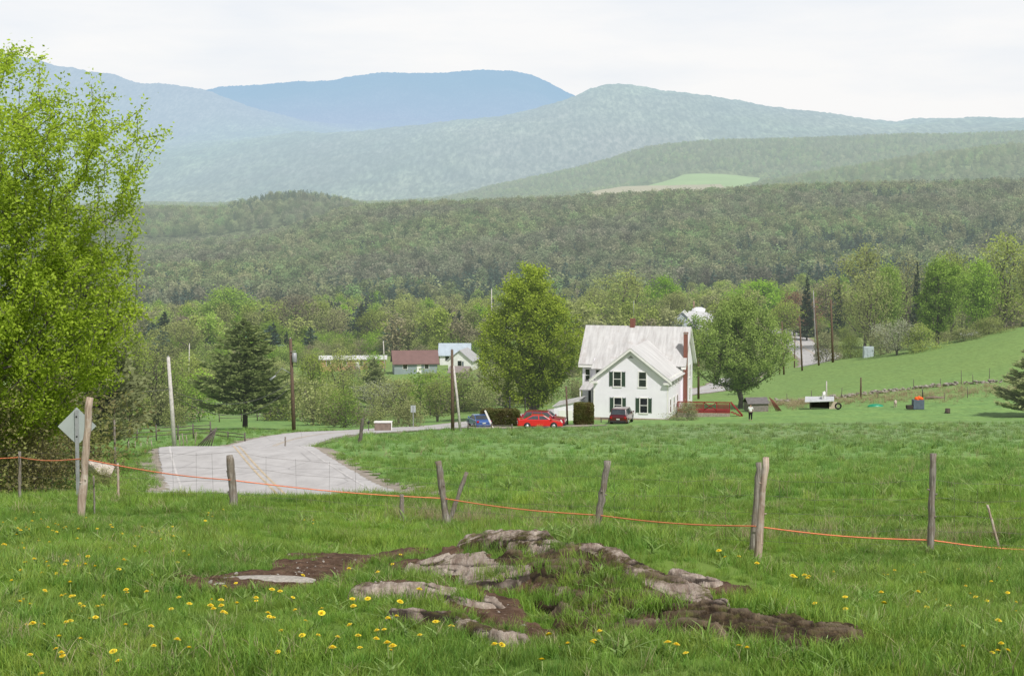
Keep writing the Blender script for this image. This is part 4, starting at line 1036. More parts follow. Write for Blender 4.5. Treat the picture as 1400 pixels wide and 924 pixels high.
# ------------------------------------------------------------------ poles and wires
M['pole'] = simple('pole_wood', (.13,.09,.065), .85, var=.35, sc=5); M['pole_pale'] = simple('pole_pale', (.52,.49,.46), .8, var=.3, sc=5); M['pole_grey'] = simple('pole_grey', (.30,.29,.28), .8, var=.3, sc=5); M['iron'] = simple('grey_metal', (.35,.36,.37), .5, metal=.3); M['dark'] = simple('dark_iron', (.03,.03,.03), .6)
def pole(ub, Y, ut, vt, wpx, mat, label, arm=False, box_=False, dv=0):
    b0, v = G(ub, Y); top = P(ut, vt, Y); r_ = wpx*Y/FPX/2; root = empty('utility_pole', b0); tv = top-b0
    b = MB(); b.tube([Vector((0,0,-.5)), tv*.5, tv], [r_*1.15, r_, r_*.8], 9); b.build('shaft', M[mat], root)
    if box_:
        b = MB(); q = tv*.80; b.tube([q+Vector((.35,-.25,-.45)), q+Vector((.35,-.25,-.40)), q+Vector((.35,-.25,.40)), q+Vector((.35,-.25,.46))], [.16,.22,.22,.15], 12); b.build('transformer', M['iron'], root)
        b = MB(); b.tube([tv*.86+Vector((0,-.2,0)), tv*.86+Vector((.5,-.25,.1))], .03, 5); b.build('bracket', M['iron'], root)
        b = MB(); b.tube([tv*.62+Vector((0,-.1,0)), tv*.66+Vector((-.9,-.3,.25)), tv*.60+Vector((-1.5,-.4,.1))], .03, 5); b.build('lamp_arm', M['iron'], root)
        b = MB(); b.tube([tv*.60+Vector((-1.45,-.4,.08)), tv*.56+Vector((-2.0,-.45,.0))], [.06,.12], 8); b.build('lamp_head', M['iron'], root)
    if arm:
        b = MB(); q = tv*.94; b.box(-.9,.9,-.06,.06,-.06,.06, Matrix.Translation(q)); b.build('crossarm', M[mat], root)
        for xx in (-.8,-.4,.4,.8):
            b = MB(); b.tube([q+Vector((xx,0,.05)), q+Vector((xx,0,.22))], [.03,.05], 6); b.build('insulator', M['iron'], root)
    else:
        b = MB(); b.tube([tv*.995, tv*1.012], [.04,.06], 6); b.build('insulator', M['iron'], root)
    tag(root, label, 'utility pole'); return b0, top
pa = pole(239,125,230,488,5.6,'pole_pale','pale weathered utility pole left of the dark pine')
pb = pole(402,158,397,463,5,'pole','wooden utility pole with transformer and curved lamp arm right of the pine', box_=True)
pcp = pole(619,158,618,478,4.5,'pole','brown upright pole of the leaning pair by the blue car')
pole(630,158,620,500,3.5,'pole_pale','grey brace pole leaning against the brown upright one')
pole(776,176,774,528,2.6,'pole','brown pole between the big tree and the white house')
pole(697,178,697,543,2.2,'dark','short dark post behind the clipped hedge')
pole(718,178,718,544,1.6,'dark','short dark post beside the big tree trunk')
pe = pole(955,235,955,450,3,'pole','dark pole just right of the white house gable')
pf = pole(1072,290,1069,440,2.3,'pole','leftmost brown pole on the slope above the lawn')
pg = pole(1097,292,1093,432,2.3,'pole','brown pole second from left above the far road bend')
ph = pole(1120,298,1114,420,2.3,'pole','brown pole crossing in front of the pale far pole')
pi_ = pole(1139,300,1136,410,3,'pole','tallest brown pole right at the far road edge', arm=True)
pole(1116,360,1112,398,1.7,'pole_grey','pale grey pole above the far road')
pole(1086,330,1087,458,1.6,'pole','thin short post left of the far road')
pole(1066,292,1066,462,1.6,'pole','thin dark post at the left end of the far road')
pole(673,420,672,395,1.5,'pole_pale','thin pale mast against the woods left of the big tree')
pole(526,350,524,466,1.5,'pole_pale','thin pale pole right of the tan trailer')
pole(198*1.3,300,259,470,1.5,'pole_pale','thin pale pole in the trees between white pole and pine')
pole(1130,207,1130,521,2,'pole_pale','grey post beside the silver roofed animal shed')
pole(1177,213,1177,516,2.4,'pole','grey post at the stone wall above the animal shed')
pole(1262,205,1261,532,1.5,'dark','slim black rod behind the grey bin')
def wire(name, a_, c_, sag, label, r_=.02):
    b = MB(); b.tube([a_.lerp(c_, q/20) - Vector((0,0,sag*4*(q/20)*(1-q/20))) for q in range(21)], r_, 4, cap=False)
    tag(b.build(name, M['wire_dark']), label, 'power line')
wl0 = P(232,532,125); 
wire('power_line', P(60,527,100), wl0, .3, 'upper cable from the left tree to the pale utility pole', .02)
wire('power_line', wl0, P(398,521,158), 1.6, 'upper sagging cable between pale pole and transformer pole', .022)
wire('power_line', P(234,538,125), P(398,527,158), 2.2, 'lower sagging cable between pale pole and transformer pole', .02)
wire('power_line', P(398,521,158), P(617,520,158), .6, 'thin cable between transformer pole and leaning pole pair', .012)

# ------------------------------------------------------------------ signs, bin
M['sign_back'] = simple('sign_back', (.42,.46,.45), .45, metal=.2, var=.1); M['sign_front'] = simple('sign_front', (.75,.50,.03), .5, var=.1)
def sign(u, Y, vt, sz, label, rz=0., shape='diamond', vb=None):
    b0 = G(u, Y)[0]; top = P(u, vt, Y); hh = top.z-b0.z; root = empty('road_sign', b0, rz)
    b = MB(); b.box(-.035,.035,-.02,.02,-.3,hh-.05); b.build('signpost', M['iron'], root)
    b = MB(); h2 = sz/2; zc = hh-h2
    pl = [(-h2,zc),(0,zc-h2),(h2,zc),(0,zc+h2)] if shape == 'diamond' else [(-h2*.7,zc-h2),(h2*.7,zc-h2),(h2*.7,zc+h2),(-h2*.7,zc+h2)]
    b.add([(x,.03,z) for x,z in pl]+[(x,.036,z) for x,z in pl], [(0,1,2,3),(7,6,5,4)]+[(k,(k+1)%4+0,(k+1)%4+4,k+4) for k in range(4)])
    b.build('sign_panel', M['sign_back'], root)
    b = MB()
    for dz in (-.2,.2): b.tube([(0,-.022,zc+dz),(0,-.03,zc+dz)], .018, 8)
    b.build('bolt', M['dark'], root)
    tag(root, label, 'road sign')
sign(107, 33.5, 557, .76, 'unpainted grey back of a diamond road sign behind the tall peeled pole', .1)
sign(565, 176, 554, .75, 'small grey back of a road sign at the far bend', 0, 'rect')
M['bin'] = simple('bin_brown', (.22,.17,.14), .8, var=.3, sc=3); M['white'] = simple('white_paint', (.78,.77,.74), .6, var=.06, sc=2)
b0 = G(524,160)[0]; r_ = empty('roadside_bin', b0)
b = MB(); b.box(-.8,.8,-.5,.5,0,.85); b.build('crate', M['bin'], r_, .02)
b = MB(); b.box(-.86,.86,-.56,.56,.852,.92); b.box(.80,.88,-.56,-.47,0,.85); b.build('trim', M['white'], r_)
tag(r_, 'brown wooden bin with pale lid edge beside the far road bend', 'bin')
b0 = G(504,160)[0]; r_ = empty('mailbox', b0); b = MB(); b.tube([(0,0,0),(0,0,.75)], .04, 6); b.build('stand', M['rail'], r_); b = MB(); b.tube([(0,-.25,.85),(0,.25,.85)], .12, 10); b.build('box', M['dark'], r_); tag(r_, 'small black mailbox left of the brown roadside bin', 'mailbox')

# ------------------------------------------------------------------ white farmhouse
t = NT('clapboard'); p = t.pos(True); sx = t.n('ShaderNodeSeparateXYZ'); t.l(p, sx.inputs[0]); fr = t.math('FRACT', t.math('MULTIPLY', sx.outputs[2], 8.))
nz = t.noise(p, .8, 4, .6)
c = t.mix(t.rng(nz,.3,.7), (.80,.775,.84), (.87,.845,.91)); c = t.mix(t.rng(fr, 0, .16, .5, 0), c, (.42,.43,.45))
M['clap'] = t.done(t.bsdf(c, .6, bump=fr, bs=.25, bd=.02))
t = NT('metal_roof'); p = t.pos(True); n1 = t.noise(t.scale(p,(1,.15,.15)), 2.2, 5, .7); sx = t.n('ShaderNodeSeparateXYZ'); t.l(p, sx.inputs[0]); fr = t.math('FRACT', t.math('MULTIPLY', sx.outputs[0], 1.5))
c = t.mix(t.rng(n1,.35,.65), (.41,.40,.395), (.60,.595,.59)); c = t.mix(t.rng(fr,0,.06,.35,0), c, (.35,.33,.32)); c = t.mix(t.rng(t.noise(p,.9,5,.7),.55,.7,0,.45), c, (.36,.30,.27))
M['roof'] = t.done(t.bsdf(c, .5, .0, .4))
t = NT('metal_roof_wing'); p = t.pos(True); n1 = t.noise(t.scale(p,(.15,1,.15)), 2.2, 5, .7); sx = t.n('ShaderNodeSeparateXYZ'); t.l(p, sx.inputs[0]); fr = t.math('FRACT', t.math('MULTIPLY', sx.outputs[1], 1.5))
c = t.mix(t.rng(n1,.35,.65), (.46,.45,.445), (.66,.655,.65)); c = t.mix(t.rng(fr,0,.06,.35,0), c, (.35,.33,.32))
M['roof2'] = t.done(t.bsdf(c, .5, .0, .4))
t = NT('brick'); bk = t.n('ShaderNodeTexBrick'); t.l(t.pos(True), bk.inputs['Vector']); bk.inputs['Scale'].default_value = 4.; bk.inputs['Color1'].default_value = (.17,.06,.045,1); bk.inputs['Color2'].default_value = (.23,.09,.065,1); bk.inputs['Mortar'].default_value = (.3,.25,.22,1)
M['brick'] = t.done(t.bsdf(bk.outputs['Color'], .85))
M['glass'] = simple('window_glass', (.03,.035,.04), .08, var=.5, sc=1.5, spec=.8); M['shutter'] = simple('green_shutter', (.045,.075,.055), .6, var=.2, sc=8); M['found'] = simple('foundation', (.33,.25,.20), .9)
WALLZ = -.2
hb = G(862,182)[0]; hb.z = Hs(hb.x+1, 182.5)
HOUSE = empty('farmhouse', hb, math.radians(-14.6))
tag(HOUSE, 'white two-storey gabled farmhouse with grey metal roofs and dark green shutters', 'house')
def gable_block(x0, x1, y0, y1, eave, ridge, along, name='wall'):
    b = MB()
    if along == 'y':     # ridge runs along y
        xm = (x0+x1)/2; poly = [(x0,0),(x1,0),(x1,eave),(xm,ridge),(x0,eave)]
        V = [(x,y0,z) for x,z in poly]+[(x,y1,z) for x,z in poly]
    else:
        ym = (y0+y1)/2; poly = [(y0,0),(y1,0),(y1,eave),(ym,ridge),(y0,eave)]
        V = [(x1,y,z) for y,z in poly]+[(x0,y,z) for y,z in poly]
    b.add(V, [(0,1,2,3,4),(9,8,7,6,5),(1,0,5,6),(2,1,6,7),(3,2,7,8),(4,3,8,9),(0,4,9,5)])
    return b.build(name, M['clap'], HOUSE)
def roof_slab(p0, p1, q0, q1, th, mat, name='roof', parent=None):   # eave edge p0-p1, ridge edge q0-q1
    p0,p1,q0,q1 = map(Vector,(p0,p1,q0,q1)); nrm = (p1-p0).cross(q0-p0).normalized()
    if nrm.z < 0: nrm = -nrm
    V = [p0,p1,q1,q0]; V = V + [x+nrm*th for x in V]
    b = MB(); b.add(V, [(3,2,1,0),(4,5,6,7),(0,1,5,4),(1,2,6,5),(2,3,7,6),(3,0,4,7)]); return b.build(name, mat, parent or HOUSE)
# wing
WX, WL, WE, WR = 4.1, 9.0, 4.55, 7.75
gable_block(-WX, WX, 0, WL+2.5, WE, WR, 'y')
pit = (WR-WE)/WX; oh = .42
for s in (-1,1):
    roof_slab((s*(WX+oh),-.45,WE-pit*oh+.05),(s*(WX+oh),WL+.1,WE-pit*oh+.05),(0,-.45,WR+.05),(0,WL+3.2,WR+.05),.12,M['roof2'])
    b = MB()   # raking trim board, soffit return and corner board
    a_ = Vector((s*(WX+oh),-.47,WE-pit*oh-.20)); c_ = Vector((0,-.47,WR-.20)); b.add([a_, c_, c_+Vector((0,0,.24)), a_+Vector((0,0,.24)), a_+Vector((0,.06,0)), c_+Vector((0,.06,0)), c_+Vector((0,.06,.24)), a_+Vector((0,.06,.24))], [(0,1,2,3),(7,6,5,4),(0,4,5,1),(3,2,6,7)])
    b.box(min(s*(WX-.45),s*(WX+oh)), max(s*(WX-.45),s*(WX+oh)), -.40,-.02, WE-pit*oh-.26, WE-pit*oh-.03)
    b.box(s*WX-.10 if s > 0 else s*WX-.02, s*WX+.02 if s > 0 else s*WX+.10, -.03,.15,.3,WE-.1)
    b.build('rake_trim', M['white'], HOUSE)
# snow guards along the right eave of the wing
b = MB()
for i in range(9): b.box(WX+.05, WX+.25, .4+i*.95, .7+i*.95, WE-.0, WE+.16)
b.build('snow_guards', M['white'], HOUSE)
b = MB(); b.box(-WX-.02, WX+.02, -.02, WL, -.9, .22); b.build('foundation', M['found'], HOUSE)
def window(x, z, w, h_, shut=True, y=0., rot=0, px=None):
    f = MB(); Mx = Matrix.Translation((x, y, z)) @ Matrix.Rotation(rot, 4, 'Z')
    for bx in ((-w/2-.09,-w/2,-.05,.02,-h_/2-.09,h_/2+.12),(w/2,w/2+.09,-.05,.02,-h_/2-.09,h_/2+.12),(-w/2,w/2,-.05,.02,h_/2,h_/2+.12),(-w/2-.12,w/2+.12,-.08,.02,-h_/2-.14,-h_/2-.02),(-w/2,w/2,-.035,.0,-.03,.03)): f.box(*bx, Mx)
    fr = f.build('window', M['white'], HOUSE)
    g_ = MB(); g_.box(-w/2+.0,w/2-.0,-.02,.012,-h_/2,h_/2,Mx); g_.build('pane', M['glass'], fr)
    if shut:
        for s in (-1,1):
            q = MB(); xa = s*(w/2+.11+.19)
            for k in range(12): q.box(xa-.15, xa+.15, -.045,-.02, -h_/2+k*h_/12+.01, -h_/2+(k+1)*h_/12-.01, Mx)
            q.box(xa-.19, xa-.15, -.06,-.004,-h_/2-.05,h_/2+.08,Mx); q.box(xa+.15, xa+.19, -.06,-.004,-h_/2-.05,h_/2+.08,Mx); q.box(xa-.15, xa+.15, -.02,-.004,-h_/2,h_/2,Mx)
            q.build('shutter', M['shutter'], HOUSE)
window(-1.48,4.45,.78,1.55); window(1.3,4.47,.78,1.55, False); window(-1.4,1.62,.78,1.55); window(1.45,1.64,.78,1.55)
b = MB(); b.add([(-.32,-.02,6.75),(.32,-.02,6.75),(0,-.02,7.05)], [(0,1,2)]); b.build('gable_vent', simple('vent', (.3,.3,.3),.8), HOUSE)
for yy in (1.2,3.2,5.2,7.2): window(WX, 3.9, .55, .5, False, yy, math.pi/2)
for yy in (1.6,4.0,6.4): window(WX, 1.5, .8, 1.4, False, yy, math.pi/2)
# main block
MX0, MX1, MY0, MY1, ME, MRz = -7.3, 4.3, WL, WL+7.4, 5.5, 9.25
gable_block(MX0, MX1, MY0, MY1, ME, MRz, 'x'); my = (MY0+MY1)/2; mp = (MRz-ME)/(my-MY0); oh = .45
for s, ye in ((-1,MY0-oh),(1,MY1+oh)):
    roof_slab((MX0-.4,ye,ME-mp*oh+.06),(MX1+.4,ye,ME-mp*oh+.06),(MX0-.4,my,MRz+.06),(MX1+.4,my,MRz+.06),.13,M['roof'])
b = MB(); b.box(MX0-.4,-WX-1.0,MY0-oh-.03,MY0-oh+.03,ME-mp*oh-.2,ME-mp*oh+.08); b.build('eave_trim', M['white'], HOUSE); b = MB(); b.box(WX+.1,MX1+.42,MY0-oh-.03,MY0-oh+.03,ME-mp*oh-.2,ME-mp*oh+.08)
for s, ye in ((-1,MY0-oh),(1,MY1+oh)):
    a_ = Vector((MX1+.42,ye,ME-mp*oh-.2)); c_ = Vector((MX1+.42,my,MRz-.18))
    b.add([a_,c_,c_+Vector((0,0,.26)),a_+Vector((0,0,.28)),a_-Vector((.4,0,0)),c_-Vector((.4,0,0)),c_+Vector((-.4,0,.26)),a_+Vector((-.4,0,.28))],[(0,1,2,3),(7,6,5,4),(0,4,5,1),(0,3,7,4)])
b.build('eave_trim', M['white'], HOUSE)
# lower roof in the left corner between wing and main block
gable = MB(); gable.add([(-5.9,WL-1.1,0),(-4.1,WL-1.1,0),(-4.1,WL,0),(-5.9,WL,0),(-5.9,WL-1.1,4.9),(-4.1,WL-1.1,4.9),(-4.1,WL,5.9),(-5.9,WL,5.9)],[(0,1,5,4),(3,0,4,7),(4,5,6,7)]); gable.build('wall', M['clap'], HOUSE)
roof_slab((-6.0,WL-1.5,4.72),(-1.5,WL-1.5,4.72),(-5.0,my-.9,8.55),(0,my-.9,8.55),.12,M['roof'])
window(-5.2,3.9,.55,1.45,False,WL-1.1)
window(-6.7,3.9,.5,1.4,False,MY0)
window(MX1,4.2,.7,1.4,False,my+1.6,math.pi/2); window(MX1,1.5,.7,1.4,False,my+1.6,math.pi/2); window(MX1,4.2,.5,1.3,False,my-.2,math.pi/2)
b = MB(); b.box(MX1+.01,MX1+.42,MY0+.35,MY0+.95,-.3,9.0); b.box(MX1-.03,MX1+.46,MY0+.31,MY0+.99,8.8,8.95); b.build('chimney', M['brick'], HOUSE)
cx = -2.15
b = MB(); b.box(cx-.28,cx+.28,my-.28,my+.28,8.9,10.25); b.build('chimney', M['brick'], HOUSE)
b = MB(); b.tube([(cx+.1,my,10.2),(cx+.1,my,12.3)], .025, 5); b.build('antenna', M['iron'], HOUSE)
b = MB(); b.tube([(MX0+.3,my,9.2),(MX0+.45,my,9.75),(MX0+.6,my,9.2)], .04, 5); b.build('roof_bracket', M['iron'], HOUSE)
# porch at the left
roof_slab((-6.9,WL-3.6,2.55),(-4.1,WL-3.6,2.55),(-6.9,WL-.0,3.3),(-4.1,WL-.0,3.3),.1,M['roof'],'porch_roof')
for xx in (-6.8,-5.5,-4.5):
    b = MB(); b.box(xx-.06,xx+.06,WL-3.5,WL-3.38,0,2.6); b.build('porch_post', M['white'], HOUSE)
b = MB(); b.box(-6.6,-4.4,WL-.06,WL-.02,.3,2.6); b.build('screen_door', M['glass'], HOUSE)
b = MB()
for k in range(9): b.box(-6.8+k*.29,-6.75+k*.29,WL-3.48,WL-3.42,.2,1.1)
b.build('porch_railing', simple('railing', (.12,.1,.1),.7), HOUSE)
# low white garage left of the porch
gb = G(777,184)[0]; r_ = empty('garage', gb, math.radians(-10))
b = MB(); b.add([(-1.6,0,-.3),(1.2,0,-.3),(1.2,5,-.3),(-1.6,5,-.3),(-1.6,0,1.5),(1.2,0,2.1),(1.2,5,2.1),(-1.6,5,1.5)],[(0,1,5,4),(1,2,6,5),(3,0,4,7),(2,3,7,6),(4,5,6,7)]); b.build('wall', M['clap'], r_)
b = MB(); Vv = [(-1.75,-.15,1.5),(1.3,-.15,2.15),(1.3,5.1,2.15),(-1.75,5.1,1.5)]; b.add(Vv+[(x,y,z+.1) for x,y,z in Vv],[(3,2,1,0),(4,5,6,7),(0,1,5,4),(1,2,6,5),(2,3,7,6),(3,0,4,7)]); b.build('roof', M['roof'], r_)
b = MB(); b.box(-1.1,.8,-.04,-.01,-.1,1.15); b.build('door', M['white'], r_)
tag(r_, 'low white lean-to outbuilding between the brown pole and the farmhouse porch', 'outbuilding')

# deck with red railing
M['redwood'] = simple('red_paint', (.25,.03,.03), .6, var=.3, sc=4)
db = G(962,186)[0]; r_ = empty('deck', db, math.radians(-8))
b = MB(); b.box(-2.9,2.9,0,3,.45,.58); b.build('floor', M['redwood'], r_)
b = MB(); b.box(-2.9,2.9,-.05,-.01,-.2,.44); b.build('skirt', simple('lattice', (.33,.28,.24),.9,var=.5,sc=10), r_)
for k in range(5):
    x = -2.85+k*1.425; b = MB(); b.box(x-.05,x+.05,-.04,.06,.58,1.6); b.build('railing_post', M['redwood'], r_)
b = MB(); b.box(-2.9,2.9,-.06,.08,1.603,1.7); b.box(-2.9,2.9,-.03,.03,.7,.78)
for x in np.arange(-2.75,-.1,.13): b.box(x-.03,x+.03,-.02,.02,.78,1.6)
for x in np.arange(1.5,2.85,.13): b.box(x-.03,x+.03,-.02,.02,.78,1.6)
b.build('railing', M['redwood'], r_)
b = MB(); b.tube([(0,0,.78),(1.4,0,1.6)], .05, 4); b.tube([(0,.03,1.6),(1.4,.03,.78)], .05, 4); b.build('cross_brace', M['redwood'], r_)
b = MB(); b.tube([(2.95,.3,1.6),(4.3,.3,.1)], .06, 4); b.tube([(2.95,1.3,1.6),(4.3,1.3,.1)], .06, 4)
for k in range(4): b.box(2.95+k*.32,3.3+k*.32,.3,1.3,.45-k*.13,.5-k*.13)
b.build('steps', M['redwood'], r_)
tag(r_, 'low wooden deck with red cross-braced railing right of the farmhouse', 'deck')
for i, (u, z) in enumerate(((981,0),(990,.5))):
    pass
# clipped hedges and shrubs near the house
def hedge(u, Y, w, d_, hh, label, name='hedge', seed=5, wedge=0):
    r = np.random.default_rng(seed); n = int(1700*(w*hh+w*d_+hh*d_)); C = []
    while len(C) < n:
        p_ = r.uniform(-1,1,3)
        e = np.abs(p_); k_ = r.random()
        if k_ < .8: p_ = p_/max(e)*r.uniform(.86,1.03)
        if (np.abs(p_)**4).sum() > 1.6: continue
        C.append(p_)
    C = np.array(C); C += r.normal(0,.03,C.shape); P_ = np.stack([C[:,0]*w/2, C[:,1]*d_/2, (C[:,2]+1)*hh/2], -1); P_[:,2] += fbm(P_[:,0]*2, P_[:,1]*2, seed, 3)*.3
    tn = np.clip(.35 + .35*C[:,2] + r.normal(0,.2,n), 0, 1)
    V, F, T = leaves(P_, .14*r.uniform(.6,1.3,n), r, tn)
    root = empty(name, G(u, Y)[0]); me = mesh_np('foliage', V, F, tint=T); me.materials.append(M['hedge']); link(bpy.data.objects.new('foliage', me), root)
    b = MB()
    for x in np.linspace(-w*.4, w*.4, max(2,int(w*2))): b.tube([(x,0,-.1),(x+.05,0,hh*.7)], [.05,.02], 5)
    b.build('stems', M['bark_dark'], root); return tag(root, label, 'hedge')
hedge(684,178,4.0,1.3,1.85,'long clipped dark hedge left of the red cars')
hedge(798,174,2.0,1.7,2.3,'square clipped bush in front of the farmhouse porch','clipped_bush',6)
plant('thicket2', 940, 548, 180, 46, 'loose olive shrub at the farmhouse corner before the deck', 'shrub')

# ------------------------------------------------------------------ cars
def car_mats(nm, col): return simple(nm, col, .25, var=.05, spec=.6, coat=.7)
M['tyre'] = simple('tyre', (.02,.02,.02), .9); M['rim'] = simple('rim', (.45,.45,.46), .35, metal=.6); M['carglass'] = simple('car_glass', (.05,.06,.07), .06, var=.3, spec=.9); M['lamp'] = simple('headlamp', (.7,.7,.68), .2); M['tail'] = simple('tail_lamp', (.35,.01,.01), .3); M['plate'] = simple('number_plate', (.55,.6,.55), .5); M['plastic'] = simple('black_trim', (.03,.03,.03), .6)
def make_car(name, paint, L, W, prof, glass_prof, top, wheels, wr, loc, rz, label):
    # prof: (x,z) closed lower body outline; top: roof outline (x,z) from windscreen base to rear glass base
    root = empty(name, loc, rz); hw = W/2
    b = MB(); n = len(prof)
    rings = [(-hw,.88,.03),(-hw*.97,1.,0),(hw*.97,1.,0),(hw,.88,.03)]
    cxm = sum(p_[0] for p_ in prof)/n; czm = sum(p_[1] for p_ in prof)/n
    V = []
    for (y, s, _) in [(-hw,.93,0),(-hw*.9,1,0),(hw*.9,1,0),(hw,.93,0)]: V += [(cxm+(x-cxm)*(1-(1-s)*.35), y, czm+(z-czm)*s) for x, z in prof]
    F = [tuple(range(n-1,-1,-1)), tuple(range(3*n,4*n))]
    for r_ in range(3):
        for k_ in range(n): F.append((r_*n+k_, r_*n+(k_+1)%n, (r_+1)*n+(k_+1)%n, (r_+1)*n+k_))
    b.add(V, F, False)
    nt = len(top); V = []
    ti = hw*.78
    mid = max(z for x, z in top)
    zb = min(z for x, z in top)
    for sgn in (-1,1):
        V += [(x, sgn*(hw*.93 - (hw*.93-ti)*(z-zb)/(mid-zb)), z) for x, z in top]
    F = [tuple(range(nt-1,-1,-1)), tuple(range(nt,2*nt))] + [(k_,(k_+1)%nt,nt+(k_+1)%nt,nt+k_) for k_ in range(nt)]
    b.add(V, F, False)
    body = b.build('body', paint, root, .04)
    # side windows
    for sgn in (-1,1):
        for gp in glass_prof:
            g_ = MB(); V = [(x, sgn*(hw*.93 - (hw*.93-ti)*(z-zb)/(mid-zb) + .012), z) for x, z in gp]; V2 = [(x, y-sgn*.02, z) for x, y, z in V]; m_ = len(V)
            g_.add(V+V2, [tuple(range(m_)), tuple(range(2*m_-1,m_-1,-1))]+[(k_,(k_+1)%m_,m_+(k_+1)%m_,m_+k_) for k_ in range(m_)]); g_.build('side_window', M['carglass'], root)
    # windscreen and rear glass
    for (i0, i1, nm) in ((0,1,'windscreen'),(-1,-2,'rear_window')):
        (xa,za),(xb,zb2) = top[i0], top[i1]; g_ = MB(); dx = .015 if i0 == 0 else -.015
        A = Vector((xa,0,za)).lerp(Vector((xb,0,zb2)),.12); B = Vector((xa,0,za)).lerp(Vector((xb,0,zb2)),.9)
        ya = hw*.84; yb = ti*.92
        g_.add([(A.x+dx,-ya,A.z+.01),(A.x+dx,ya,A.z+.01),(B.x+dx,yb,B.z+.01),(B.x+dx,-yb,B.z+.01)],[(0,1,2,3)]); g_.build(nm, M['carglass'], root)
    for wx in wheels:
        for sgn in (-1,1):
            w_ = MB(); w_.tube([(wx,sgn*(hw-.19),wr),(wx,sgn*(hw+.015),wr)], wr, 20); ty = w_.build('wheel', M['tyre'], root)
            w_ = MB(); w_.tube([(wx,sgn*(hw-.02),wr),(wx,sgn*(hw+.028),wr)], wr*.62, 14); w_.build('rim', M['rim'], ty)
            w_ = MB(); w_.tube([(wx,sgn*(hw-.25),wr+.02),(wx,sgn*(hw+.004),wr+.02)], wr*1.16, 20); w_.build('wheel_arch', M['plastic'], root)
    x1 = max(x for x,z in prof); x0 = min(x for x,z in prof)
    for sgn in (-1,1):
        q = MB(); q.box(x1-.16,x1+.005,sgn*hw*.62-.2,sgn*hw*.62+.2,.60,.74); q.build('headlight', M['lamp'], root, .02)
        q = MB(); q.box(x0-.006,x0+.12,sgn*hw*.78-.12,sgn*hw*.78+.12,.72,.95 if top[0][1] < 1 else 1.15); q.build('taillight', M['tail'], root, .02)
        q = MB(); q.box(top[0][0]-.15,top[0][0]+.02,sgn*(hw+.03)-.08,sgn*(hw+.03)+.08,top[0][1]+.02,top[0][1]+.16); q.build('mirror', paint, root, .02)
    q = MB(); q.box(x0-.03,x0-.0,-.17,.17,.62,.74); q.build('number_plate', M['plate'], root)
    q = MB(); q.box(x0-.03,x0+.3,-hw*.9,hw*.9,.3,.52); q.box(x1-.3,x1+.03,-hw*.9,hw*.9,.26,.5); q.build('bumper', paint if L < 4.6 else M['plastic'], root, .04)
    return tag(root, label, 'car')
def sedan(nm, col, u, Y, rz, label):
    prof = [(-2.2,.30),(2.15,.26),(2.24,.5),(2.15,.70),(1.1,.92),(-1.35,.98),(-2.05,.96),(-2.25,.8)]
    top = [(1.15,.90),(.35,1.36),(-.75,1.40),(-1.75,.96)]
    gl = [[(.88,.96),(.33,1.30),(-.1,1.32),(-.1,.96)],[(-.2,.96),(-.2,1.32),(-.72,1.32),(-1.35,1.0)]]
    return make_car('parked_car', car_mats(nm, col), 4.4, 1.72, prof, gl, top, (1.35,-1.3), .31, G(u, Y)[0], rz, label)
sedan('red_paint_car', (.62,.015,.02), 738, 168, math.radians(2), 'bright red two-door car parked side-on on the driveway')
def suv(nm, col, u, Y, rz, label):
    prof = [(-2.3,.36),(2.25,.34),(2.35,.6),(2.25,.92),(1.2,1.05),(-2.2,1.08),(-2.35,.9)]
    top = [(1.25,1.04),(.55,1.62),(-1.7,1.66),(-2.25,1.06)]
    gl = [[(.98,1.1),(.5,1.54),(-.05,1.56),(-.05,1.1)],[(-.15,1.1),(-.15,1.56),(-1.0,1.58),(-1.0,1.1)],[(-1.1,1.1),(-1.1,1.58),(-1.65,1.58),(-1.95,1.12)]]
    return make_car('parked_car', car_mats(nm, col), 4.7, 1.8, prof, gl, top, (1.5,-1.4), .35, G(u, Y)[0], rz, label)
suv('dark_red_paint', (.26,.012,.03), 743, 173, math.radians(-8), 'dark red wagon parked just behind the bright red car')
def van(nm, col, u, Y, rz, label):
    prof = [(-2.35,.36),(2.2,.32),(2.35,.6),(2.25,.85),(1.5,1.0),(-2.3,1.08),(-2.4,.9)]
    top = [(1.7,.98),(.7,1.66),(-2.0,1.72),(-2.32,1.06)]
    gl = [[(1.35,1.05),(.68,1.56),(.2,1.58),(.2,1.05)],[(.1,1.05),(.1,1.58),(-.9,1.60),(-.9,1.05)],[(-1.0,1.05),(-1.0,1.60),(-1.95,1.62),(-2.1,1.1)]]
    return make_car('parked_car', car_mats(nm, col), 4.8, 1.88, prof, gl, top, (1.5,-1.45), .34, G(u, Y)[0], rz, label)
van('maroon_paint', (.085,.008,.016), 850, 176, math.radians(77), 'maroon minivan seen from behind parked against the farmhouse wall')
sedan('blue_paint', (.035,.10,.30), 655, 177, math.radians(105), 'blue hatchback with its tail to the camera at the left end of the hedge')

# ------------------------------------------------------------------ yard things
b = MB(); base = G(668,172)[0]; b.box(-.09,.09,-.03,.03,-.05,2.0, Matrix.Rotation(math.radians(-24),4,'Y')); o = b.build('leaning_board', M['white']); o.location = G(674,172)[0]; tag(o, 'long pale board leaning left beside the blue car', 'board')
b0 = G(827,178)[0]; r_ = empty('bench', b0); b = MB(); b.box(-.5,.5,-.2,.2,.42,.48); b.build('seat', M['rail'], r_)
for x in (-.4,.4): b = MB(); b.box(x-.05,x+.05,-.18,.18,0,.42); b.build('leg', M['rail'], r_)
tag(r_, 'small wooden bench against the farmhouse wall left of the minivan', 'bench')
